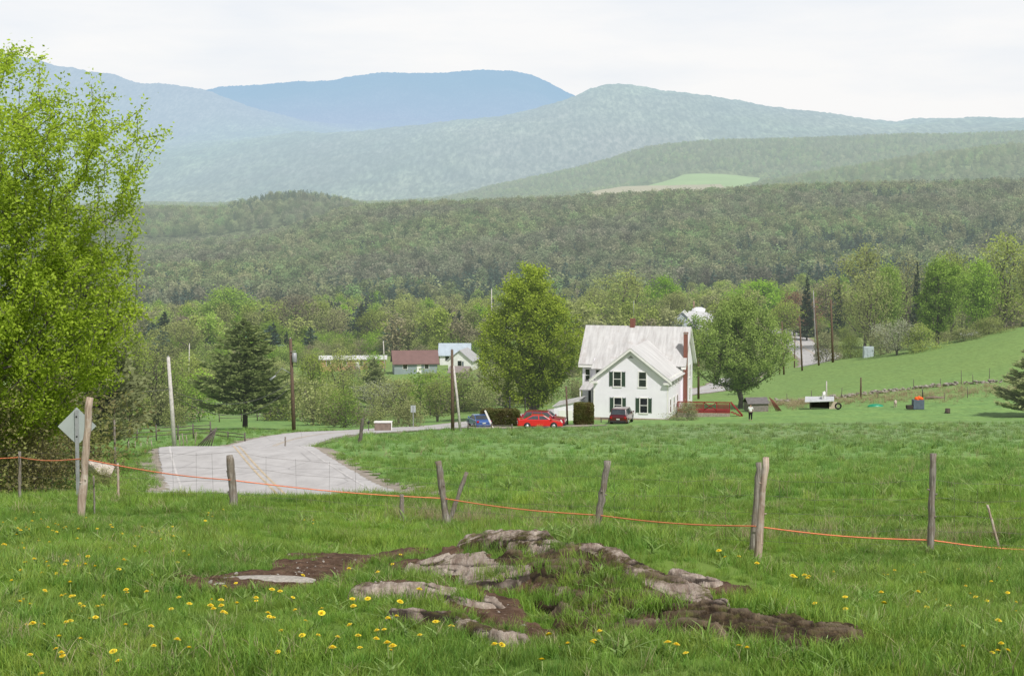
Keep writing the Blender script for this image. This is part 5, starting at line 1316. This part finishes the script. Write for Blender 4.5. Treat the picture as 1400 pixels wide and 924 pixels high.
# stone wall along the foot of the right field
t = NT('field_stone'); n1 = t.noise(t.pos(), 1.5, 5, .7); c = t.mix(t.rng(n1,.35,.65), (.12,.105,.09), (.42,.39,.35)); M['fstone'] = t.done(t.bsdf(c,.9))
pts = [(1048,218),(1090,217),(1130,216),(1180,218),(1225,221),(1270,222),(1320,222),(1370,221),(1440,220)]
W = [G(u, Y)[0] for u, Y in pts]; Vs = []; Fs = []; o_ = 0; base = W[0].copy()
import bmesh
sv = [np.array([v_.co[:] for v_ in m_.vertices]) for m_ in STN]; sf = [np.array([list(p_.vertices) for p_ in m_.polygons]) for m_ in STN]
for i in range(len(W)-1):
    L_ = (W[i+1]-W[i]).length
    for q in range(int(L_*8)):
        f = rng.random(); x = W[i].x+(W[i+1].x-W[i].x)*f; y = W[i].y+(W[i+1].y-W[i].y)*f+rng.normal(0,.25); k_ = rng.integers(0,5); s_ = rng.uniform(.14,.34)
        z = Hs(x,y) + rng.uniform(0,.5)*(1-.5*rng.random()); a_ = rng.uniform(0,6.28); R_ = np.array([[math.cos(a_),-math.sin(a_),0],[math.sin(a_),math.cos(a_),0],[0,0,1]])
        Vs.append(sv[k_]@R_.T*s_ + np.array([x,y,z]) - np.array(base)); Fs.append(sf[k_]+o_); o_ += len(sv[k_])
me = mesh_np('stone_wall', np.concatenate(Vs), np.concatenate(Fs), smooth=True); me.materials.append(M['fstone']); o = link(bpy.data.objects.new('stone_wall', me)); o.location = base
tag(o, 'tumbled dry stone wall along the foot of the right hand field', 'stone wall')
# wire fence posts by the wall
fs = None
for i, (u, Y, h_) in enumerate([(1109,217,1.3),(1150,216,1.4),(1249,222,1.3),(1285,222,1.1),(1314,222,1.9),(1330,222,1.2),(1352,222,1.9),(1376,221,1.3),(1323,205,1.4),(1291,203,1.0),(1200,212,1.0),(1076,217,1.1)]):
    if fs is None: b = MB(); b.tube([(0,0,-.1),(.02,0,.5),(0,.02,1)], [.05,.045,.035], 6); fs = b.build('fence_post', M['rail']); o = fs
    else: o = fs.copy(); COL.objects.link(o)
    o.location = G(u, Y)[0]; o.scale = (1,1,h_); o.rotation_euler = (0, random.uniform(-.08,.08), 0)
    tag(o, 'thin dark fence post along the tumbled stone wall', 'fence post', 'thin posts along the stone wall')
# straw and brush along the wall
sp = []
for _ in range(1500):
    u = rng.uniform(1045,1420); Y = rng.normal(211,4.5)
    if 1080 < u < 1160 or rng.random() < .55:
        a_ = az(u, 545)*Y; sp.append((a_, Y, Hs(a_, Y), rng.uniform(.7,1.6)))
sp = np.array(sp); n = len(sp)
scatter('dry_grass', sp[:, :3], np.stack([np.zeros(n),np.zeros(n),rng.uniform(0,6.28,n)],-1), np.stack([sp[:,3]*2.4, sp[:,3]*2.4, sp[:,3]],-1), rng.integers(0,2,n), sc_)
# animal shed with silver roof
M['tin'] = simple('tin_roof', (.62,.64,.66), .45, metal=.2, var=.2, sc=2); M['darkwood'] = simple('dark_boards', (.06,.05,.045), .9); M['greywood'] = simple('grey_boards', (.22,.20,.18), .9, var=.4, sc=4); M['tan'] = simple('tan_boards', (.50,.42,.33), .8)
b0 = G(1122,198)[0]; r_ = empty('animal_shed', b0, math.radians(-6))
b = MB(); b.box(-1.2,-1.1,0,1.6,0,1.05); b.box(1.0,1.1,0,1.6,0,1.0); b.box(-1.1,1.0,1.5,1.6,0,1.0); b.build('wall', M['darkwood'], r_)
b = MB(); b.box(1.0,1.9,-.04,0,0,.9); b.build('front_panel', M['tan'], r_)
b = MB(); V = [(-1.9,-.5,.85),(1.5,-.5,1.0),(1.7,1.8,1.25),(-1.7,1.8,1.2)]; b.add(V+[(x,y,z+.1) for x,y,z in V],[(3,2,1,0),(4,5,6,7),(0,1,5,4),(1,2,6,5),(2,3,7,6),(3,0,4,7)]); b.build('roof', M['tin'], r_)
tag(r_, 'low dark open shed with a flat silver roof on the far lawn', 'shed')
# white goat-like ornament replaced by plain white animal shape standing on the roof
M['fur'] = simple('white_coat', (.75,.74,.72), .9)
def critter(loc, rz, s, mat, label, name, cat_):
    me = bpy.data.meshes.new(name); v = [(0,0,.46),(.22,0,.48),(-.22,0,.46),(.34,0,.62),(.44,0,.66),(.24,.08,.26),(.24,.08,0),(.24,-.08,.26),(.24,-.08,0),(-.26,.08,.28),(-.24,.08,0),(-.26,-.08,.28),(-.24,-.08,0),(-.34,0,.55)]
    e = [(0,1),(0,2),(1,3),(3,4),(1,5),(5,6),(1,7),(7,8),(2,9),(9,10),(2,11),(11,12),(2,13)]
    me.from_pydata([tuple(c*s for c in p_) for p_ in v], e, []); o = link(bpy.data.objects.new(name, me)); o.location = loc; o.rotation_euler = (0,0,rz)
    m_ = o.modifiers.new('skin','SKIN'); rr = [.15,.14,.13,.08,.06,.05,.03,.05,.03,.06,.03,.06,.03,.03]
    for i, x in enumerate(rr): me.skin_vertices[0].data[i].radius = (x*s, x*s)
    me.skin_vertices[0].data[0].use_root = True
    o.modifiers.new('sub','SUBSURF').levels = 1; me.materials.append(mat); return tag(o, label, cat_)
critter(G(1127,198)[0]+Vector((0,.5,1.17)), 1.2, 1.25, M['fur'], 'white animal standing on the silver shed roof', 'goat', 'goat')
critter(G(1224,197)[0], 1.3, 1.2, simple('brown_white_coat', (.5,.42,.36), .9, var=.7, sc=3), 'small brown and white animal on the lawn right of the green boat', 'goat', 'goat')
b = MB()
for i in range(16):
    a_ = 6.283*i/16
c0 = G(1146,196)[0]+Vector((0,0,.42)); pts = [Vector((math.cos(6.283*i/16)*.32, .05, math.sin(6.283*i/16)*.32)) for i in range(17)]; b.tube(pts, .1, 8, cap=False); o = b.build('tyre', M['tyre']); o.location = c0; tag(o, 'old black tyre propped beside the silver roofed shed', 'tyre')
# upturned green boat
b = MB(); V = []; ns_ = 13
for i in range(ns_):
    f = i/(ns_-1); w = .42*math.sin(math.pi*f)**.6+.02; hgt_ = .34*math.sin(math.pi*f)**.4
    for k in range(7):
        a_ = math.pi*k/6; V.append(((f-.5)*2.0, math.cos(a_)*w, math.sin(a_)*hgt_))
b.add(V, [(i*7+k, i*7+k+1, (i+1)*7+k+1, (i+1)*7+k) for i in range(ns_-1) for k in range(6)], True); o = b.build('upturned_boat', simple('green_plastic', (.02,.26,.14), .4)); o.location = G(1197,199)[0]; tag(o, 'small upturned green boat on the far lawn', 'boat')
b0 = G(1254,193)[0]; r_ = empty('cart', b0)
M['slate'] = simple('slate_blue', (.10,.13,.17), .6); M['orange'] = simple('orange_plastic', (.85,.13,.02), .5)
b = MB(); b.box(-.55,.7,-.5,.5,.05,1.15); b.build('container', M['slate'], r_, .04)
b = MB(); b.box(-1.25,-.56,-.4,.4,.1,.5); b.build('drawbar', M['darkwood'], r_, .03)
b = MB()
for (x, z, s_) in ((-.15,1.32,.26),(.15,1.38,.28),(.42,1.30,.24),(0,1.22,.25)): b.tube([(x,-.2,z-s_*.9),(x,-.2,z-s_*.3),(x,-.2,z+s_*.3),(x,-.2,z+s_*.7)],[s_*.5,s_,s_*.8,s_*.3],10)
b.build('load', M['orange'], r_)
tag(r_, 'slate blue box cart heaped with orange material on the far lawn', 'cart')
b = MB(); b.tube([(-1.2,0,.14),(0,.1,.17),(1.1,0,.14)], [.16,.18,.13], 9); o = b.build('log', simple('log_bark', (.22,.17,.14), .9, var=.4)); o.location = G(1278,206)[0]; tag(o, 'thick brown log lying right of the orange-topped cart', 'log')
b = MB(); b.tube([(0,0,0),(.04,0,.2),(.05,0,.55)], [.34,.28,.27], 11); o = b.build('tree_stump', M['bark_dark']); o.location = G(1295,187)[0]; tag(o, 'small dark stump on the lawn right of the cart', 'stump')
# shed and wreckage behind the right maple
b0 = G(1037,196)[0]; r_ = empty('old_shed', b0, .15)
b = MB(); b.box(-1.2,1.2,0,2,0,1.0); b.build('wall', M['greywood'], r_)
b = MB(); b.prism([(-.2,.95),(1.0,1.55),(2.2,.95),(1.0,1.62)], (-1.35,1.3)); b.build('roof', simple('grey_roof', (.16,.15,.15), .8), r_)
b = MB()
for k in range(5): b.tube([(1.3+k*.12,0,1.7-k*.1),(2.2+k*.15,.1,.05)], .05, 4)
b.build('leaning_boards', simple('rusty', (.20,.09,.06), .9, var=.4), r_)
tag(r_, 'grey tumbledown shed with rusty boards behind the rounded tree', 'shed')
# person on the lawn
def person(loc, rz, label):
    root = empty('person', loc, rz)
    def skin(nm, v, e, r_, mat):
        me = bpy.data.meshes.new(nm); me.from_pydata(v, e, []); o = link(bpy.data.objects.new(nm, me), root); o.modifiers.new('skin','SKIN')
        for i, x in enumerate(r_): me.skin_vertices[0].data[i].radius = x if isinstance(x, tuple) else (x, x)
        me.skin_vertices[0].data[0].use_root = True; s_ = o.modifiers.new('sub','SUBSURF'); s_.levels = 2; s_.render_levels = 2; me.materials.append(mat); return o
    sk = simple('skin', (.5,.33,.25), .6)
    v = [(0,0,.93),(0,0,1.12),(0,0,1.32),(0,0,1.45),(0,-.01,1.52),(0,-.02,1.62),(0,-.02,1.7),(.18,0,1.40),(.23,-.03,1.15),(.22,-.18,.95),(.21,-.25,.90),(-.18,0,1.40),(-.23,-.03,1.15),(-.22,-.18,.95),(-.21,-.25,.90),(.10,0,.86),(.11,-.02,.48),(.12,.03,.08),(.12,-.12,.04),(-.10,0,.86),(-.12,.03,.48),(-.13,.10,.08),(-.13,-.05,.04)]
    e = [(0,1),(1,2),(2,3),(3,4),(4,5),(5,6),(2,7),(7,8),(8,9),(9,10),(2,11),(11,12),(12,13),(13,14),(0,15),(15,16),(16,17),(17,18),(0,19),(19,20),(20,21),(21,22)]
    rr = [(.15,.11),(.14,.10),(.15,.10),.06,.055,(.08,.095),.07,.06,.045,.035,.03,.06,.045,.035,.03,.09,.06,.045,.045,.09,.06,.045,.045]
    skin('body', v, e, rr, sk)
    skin('shirt', [(0,0,.92),(0,0,1.12),(0,0,1.33),(0,0,1.43),(.19,0,1.39),(.235,-.02,1.2),(-.19,0,1.39),(-.235,-.02,1.2)], [(0,1),(1,2),(2,3),(2,4),(4,5),(2,6),(6,7)], [(.175,.14),(.17,.135),(.18,.135),.08,.085,.075,.085,.075], simple('white_shirt', (.8,.8,.8), .8))
    skin('trousers', [(0,0,.93),(.11,0,.84),(.115,-.02,.48),(.12,.03,.14),(-.11,0,.84),(-.12,.03,.48),(-.13,.1,.14)], [(0,1),(1,2),(2,3),(0,4),(4,5),(5,6)], [(.17,.14),.12,.09,.075,.12,.09,.075], simple('black_trousers', (.015,.015,.018), .9))
    skin('hair', [(0,0,1.64),(0,.0,1.72)], [(0,1)], [(.085,.10),.075], simple('hair', (.03,.02,.015), .8))
    return tag(root, label, 'person')
person(G(1026,175)[0], 2.8, 'person in a white top and black trousers standing on the lawn by the rounded tree')

# ------------------------------------------------------------------ village buildings
def house(u, Y, w, d_, eave, ridge, rz, wallc, roofc, label, along='x', wins=3, name='house', chim=False, found=0, oh=.4, doors=1):
    b0 = G(u, Y)[0]; root = empty(name, b0, rz); root_mat = simple(name+'_wall', wallc, .7, var=.12, sc=1, haze=True); rf = simple(name+'_roof', roofc, .6, var=.15, sc=1, haze=True)
    hw, hd = w/2, d_/2; b = MB()
    if along == 'x': poly = [(-hd,-.6),(hd,-.6),(hd,eave),(0,ridge),(-hd,eave)]; V = [(hw,y,z) for y,z in poly]+[(-hw,y,z) for y,z in poly]
    else: poly = [(-hw,-.6),(hw,-.6),(hw,eave),(0,ridge),(-hw,eave)]; V = [(x,-hd,z) for x,z in poly]+[(x,hd,z) for x,z in poly]
    b.add(V, [(0,1,2,3,4),(9,8,7,6,5),(1,0,5,6),(2,1,6,7),(3,2,7,8),(4,3,8,9),(0,4,9,5)]); b.build('wall', root_mat, root)
    R_ = MB()
    span = hd if along == 'x' else hw; ln_ = (hw if along == 'x' else hd)+oh; pt_ = (ridge-eave)/span
    for s in (-1,1):
        pr = [(s*(span+oh),eave-pt_*oh+.05),(0,ridge+.05),(0,ridge+.22),(s*(span+oh),eave-pt_*oh+.22)]
        if along == 'x': V = [(-ln_,y,z) for y,z in pr]+[(ln_,y,z) for y,z in pr]
        else: V = [(x,-ln_,z) for x,z in pr]+[(x,ln_,z) for x,z in pr]
        R_.add(V, [(0,1,2,3),(7,6,5,4),(0,4,5,1),(1,5,6,2),(2,6,7,3),(3,7,4,0)])
    ro_ = R_.build('roof', rf, root)
    if chim: c_ = MB(); c_.box(-.3,.3,-.3,.3,ridge-.5,ridge+1.0); c_.build('chimney', M['brick'], ro_)
    for i in range(wins):
        x = -hw + w*(i+.5)/wins
        f = MB(); f.box(x-.5,x+.5,-hd-.05,-hd-.01,1.0,2.2); f_ = f.build('window', M['white'], root); g_ = MB(); g_.box(x-.42,x+.42,-hd-.07,-hd-.052,1.08,2.12); g_.build('pane', M['glass'], f_)
    if doors: q = MB(); q.box(hw*.15-.45,hw*.15+.45,-hd-.04,-hd-.012,0,2.0); q.build('door', M['white'] if wallc[0] < .6 else M['slate'], root)
    return tag(root, label, 'house' if name != 'barn' else 'barn')
house(483,365,14,4,2.4,2.9,math.radians(3),(.50,.28,.16),(.62,.62,.62),'long low tan trailer home with a white roof edge','x',4,'trailer_home')
house(567,345,8.8,6,2.2,4.4,math.radians(8),(.25,.30,.31),(.19,.11,.10),'low building with a broad dull red roof','x',2,'barn')
house(622,380,6.6,6,2.4,4.6,math.radians(0),(.7,.7,.7),(.42,.49,.55),'white house behind with a pale blue metal roof','x',2)
house(634,355,5.0,7,2.2,4.2,math.radians(-12),(.78,.78,.76),(.42,.42,.43),'white gabled house showing its front gable in the valley','y',1)
house(629,335,3.4,4,1.1,2.0,math.radians(-10),(.33,.28,.24),(.26,.22,.21),'small grey-brown shed in front of the white gabled house','x',0,'shed',doors=0)
house(355,480,8,6,3.0,5.2,math.radians(5),(.40,.35,.30),(.10,.28,.30),'house with a teal green roof beyond the pine tip','x',2,'house',chim=False)
house(934,436,5.6,7,5.5,8.2,math.radians(-10),(.50,.55,.62),(.62,.62,.63),'pale grey-blue house behind the farmhouse gable','y',1,'house')
house(958,425,5.6,6,4.5,8.4,math.radians(-15),(.7,.7,.7),(.58,.58,.60),'barn with pale metal roof just behind the farmhouse gable','x',1,'barn')
house(690,470,7,5,3.2,5.4,0,(.62,.62,.62),(.5,.52,.55),'grey-white house glimpsed between bare trees left of the big tree','x',2)
house(612,640,8,5,3,5,0,(.65,.63,.6),(.55,.55,.55),'distant pale house half hidden by valley trees','x',2)
house(1325,318,3,1,1.0,1.3,0,(.5,.5,.5),(.55,.55,.55),'small pale hutch behind the crest shrubs','x',0,'hutch',doors=0)
# silo with a broad white cap
b0 = G(955,440)[0]; r_ = empty('silo', b0); hh = P(951,420,440).z - b0.z
b = MB(); b.tube([(0,0,-.5),(0,0,hh-1.3)], 1.8, 18); b.build('cylinder', simple('silo_wall', (.5,.54,.58), .6), r_)
b = MB(); b.tube([(0,0,hh-1.3),(0,0,hh-1.0),(0,0,hh-.4),(0,0,hh)], [2.0,2.0,1.7,.8], 18); b.build('domed_cap', simple('white_cap', (.75,.76,.78), .4), r_)
b = MB(); b.tube([(-1.3,0,hh-.6),(-1.3,0,hh+1.6)], .14, 6); b.build('vent_pipe', simple('vent_red', (.4,.25,.22), .6), r_)
tag(r_, 'silo with broad white cap behind the farmhouse gable', 'silo')
# parked cars in the valley: far, tiny
M['carwhite'] = simple('white_car_paint', (.7,.7,.72), .3)
def tinycar(u, Y, rz, mat, label):
    r_ = empty('parked_car', G(u, Y)[0], rz)
    b = MB(); b.prism([(-.85,.3),(.85,.3),(.9,.6),(.82,.85),(-.82,.85),(-.9,.6)], (-2.1,2.1)); b.add([(-1.7,-.75,.84),(1.2,-.75,.84),(1.2,.75,.84),(-1.7,.75,.84),(-1.2,-.62,1.4),(.5,-.62,1.4),(.5,.62,1.4),(-1.2,.62,1.4)],[(4,5,6,7),(0,1,5,4),(1,2,6,5),(2,3,7,6),(3,0,4,7)]); b.build('body', mat, r_, .05)
    for wx in (-1.3,1.3): b = MB(); b.tube([(wx,-.9,.32),(wx,.9,.32)], .32, 12); b.build('wheel', M['tyre'], r_)
    b = MB(); b.box(-1.15,.6,-.77,-.70,.92,1.25); b.build('side_window', M['carglass'], r_)
    tag(r_, label, 'car')
tinycar(464,445,.1,M['carwhite'],'white car in the distant clearing above the trailer, left of the grey one'); tinycar(480,445,.0,M['slate'],'grey car in the distant clearing right of the white one')
# far boxes at the field crest
b = MB(); b.box(-.9,.9,-.5,.5,-.2,1.9); o = b.build('utility_cabinet', simple('cabinet', (.45,.52,.55), .5), None, .05); o.location = G(1187,299)[0]; tag(o, 'pale grey cabinet at the left end of the field crest', 'cabinet')
rail_fence([(1284,312),(1300,311),(1316,310),(1332,309)], 'grey rail fence behind the crest shrubs', 1.2, (.5,.9)); 
rail_fence([(1366,303),(1376,303),(1386,303)], 'pale short rail fence near the right frame edge on the crest', 1.3, (.5,1.0))

# unused tree prototypes are removed
for k_, o in PR.items():
    if k_ not in used:
        for ch in list(o.children): bpy.data.objects.remove(ch)
        bpy.data.objects.remove(o)
for o in bpy.data.objects:
    for kx in ('h', 'r', 'ref'):
        if kx in o: del o[kx]

# ------------------------------------------------------------------ sky, sun, camera
sc = bpy.context.scene
w = bpy.data.worlds.new('World'); sc.world = w; w.use_nodes = True; nt = w.node_tree; nt.nodes.clear()
SUN_EL, SUN_AZ = math.radians(50), math.radians(150)     # azimuth clockwise from +Y
def wn(t_, **kw):
    x = nt.nodes.new(t_)
    for a_, b_ in kw.items(): setattr(x, a_, b_)
    return x
sky = wn('ShaderNodeTexSky', sky_type='NISHITA', sun_disc=False); sky.sun_elevation = SUN_EL; sky.sun_rotation = SUN_AZ; sky.air_density = 1.2; sky.dust_density = 2.0
tcn = wn('ShaderNodeTexCoord'); mpn = wn('ShaderNodeMapping'); mpn.inputs['Scale'].default_value = (2.2, 2.2, 11); nt.links.new(tcn.outputs['Generated'], mpn.inputs[0])
nz1 = wn('ShaderNodeTexNoise'); nz1.inputs['Scale'].default_value = 2.4; nz1.inputs['Detail'].default_value = 6; nz1.inputs['Roughness'].default_value = .55; nt.links.new(mpn.outputs[0], nz1.inputs['Vector'])
mr = wn('ShaderNodeMapRange'); mr.inputs['From Min'].default_value = .42; mr.inputs['From Max'].default_value = .68; nt.links.new(nz1.outputs['Fac'], mr.inputs['Value'])
cl = wn('ShaderNodeMix', data_type='RGBA'); nt.links.new(mr.outputs[0], cl.inputs['Factor']); cl.inputs['A'].default_value = (1.04,1.03,1.03,1); cl.inputs['B'].default_value = (.92,.95,1.0,1)
sxy = wn('ShaderNodeSeparateXYZ'); nt.links.new(tcn.outputs['Generated'], sxy.inputs[0])
zr = wn('ShaderNodeMapRange'); zr.inputs['From Min'].default_value = .12; zr.inputs['From Max'].default_value = .7; zr.inputs['To Min'].default_value = 1; zr.inputs['To Max'].default_value = .28; nt.links.new(sxy.outputs[2], zr.inputs['Value'])
dim = wn('ShaderNodeMix', data_type='RGBA', blend_type='MULTIPLY'); dim.inputs['Factor'].default_value = 1; nt.links.new(cl.outputs['Result'], dim.inputs['A'])
cmb = wn('ShaderNodeCombineColor'); [nt.links.new(zr.outputs[0], cmb.inputs[i]) for i in range(3)]; nt.links.new(cmb.outputs[0], dim.inputs['B'])
bg1 = wn('ShaderNodeBackground'); nt.links.new(sky.outputs[0], bg1.inputs[0]); bg1.inputs[1].default_value = .09
bg2 = wn('ShaderNodeBackground'); nt.links.new(dim.outputs['Result'], bg2.inputs[0]); bg2.inputs[1].default_value = 1.0
ms = wn('ShaderNodeMixShader'); ms.inputs[0].default_value = .88; nt.links.new(bg1.outputs[0], ms.inputs[1]); nt.links.new(bg2.outputs[0], ms.inputs[2])
wo = wn('ShaderNodeOutputWorld'); nt.links.new(ms.outputs[0], wo.inputs[0])
sl = bpy.data.lights.new('sun', 'SUN'); sl.energy = 4.1; sl.angle = math.radians(1.0); sl.color = (1.,.965,.92); so_ = bpy.data.objects.new('sun', sl); COL.objects.link(so_)
dirv = Vector((math.sin(SUN_AZ)*math.cos(SUN_EL), math.cos(SUN_AZ)*math.cos(SUN_EL), math.sin(SUN_EL)))
so_.rotation_euler = dirv.to_track_quat('Z', 'Y').to_euler(); so_.location = (0,0,50)
cam = bpy.data.cameras.new('camera'); cam.sensor_width = 36; cam.lens = 36*FPX/1400; cam.clip_start = .1; cam.clip_end = 60000
co = bpy.data.objects.new('camera', cam); COL.objects.link(co); co.location = (0,0,0); co.rotation_euler = (math.pi/2 - TH, 0, 0); sc.camera = co
sc.view_settings.view_transform = 'Standard'; sc.view_settings.look = 'None'; sc.view_settings.exposure = 0
try:
    sc.cycles.use_denoising = True; sc.cycles.max_bounces = 6; sc.cycles.transparent_max_bounces = 4; sc.cycles.use_adaptive_sampling = True
except Exception: pass
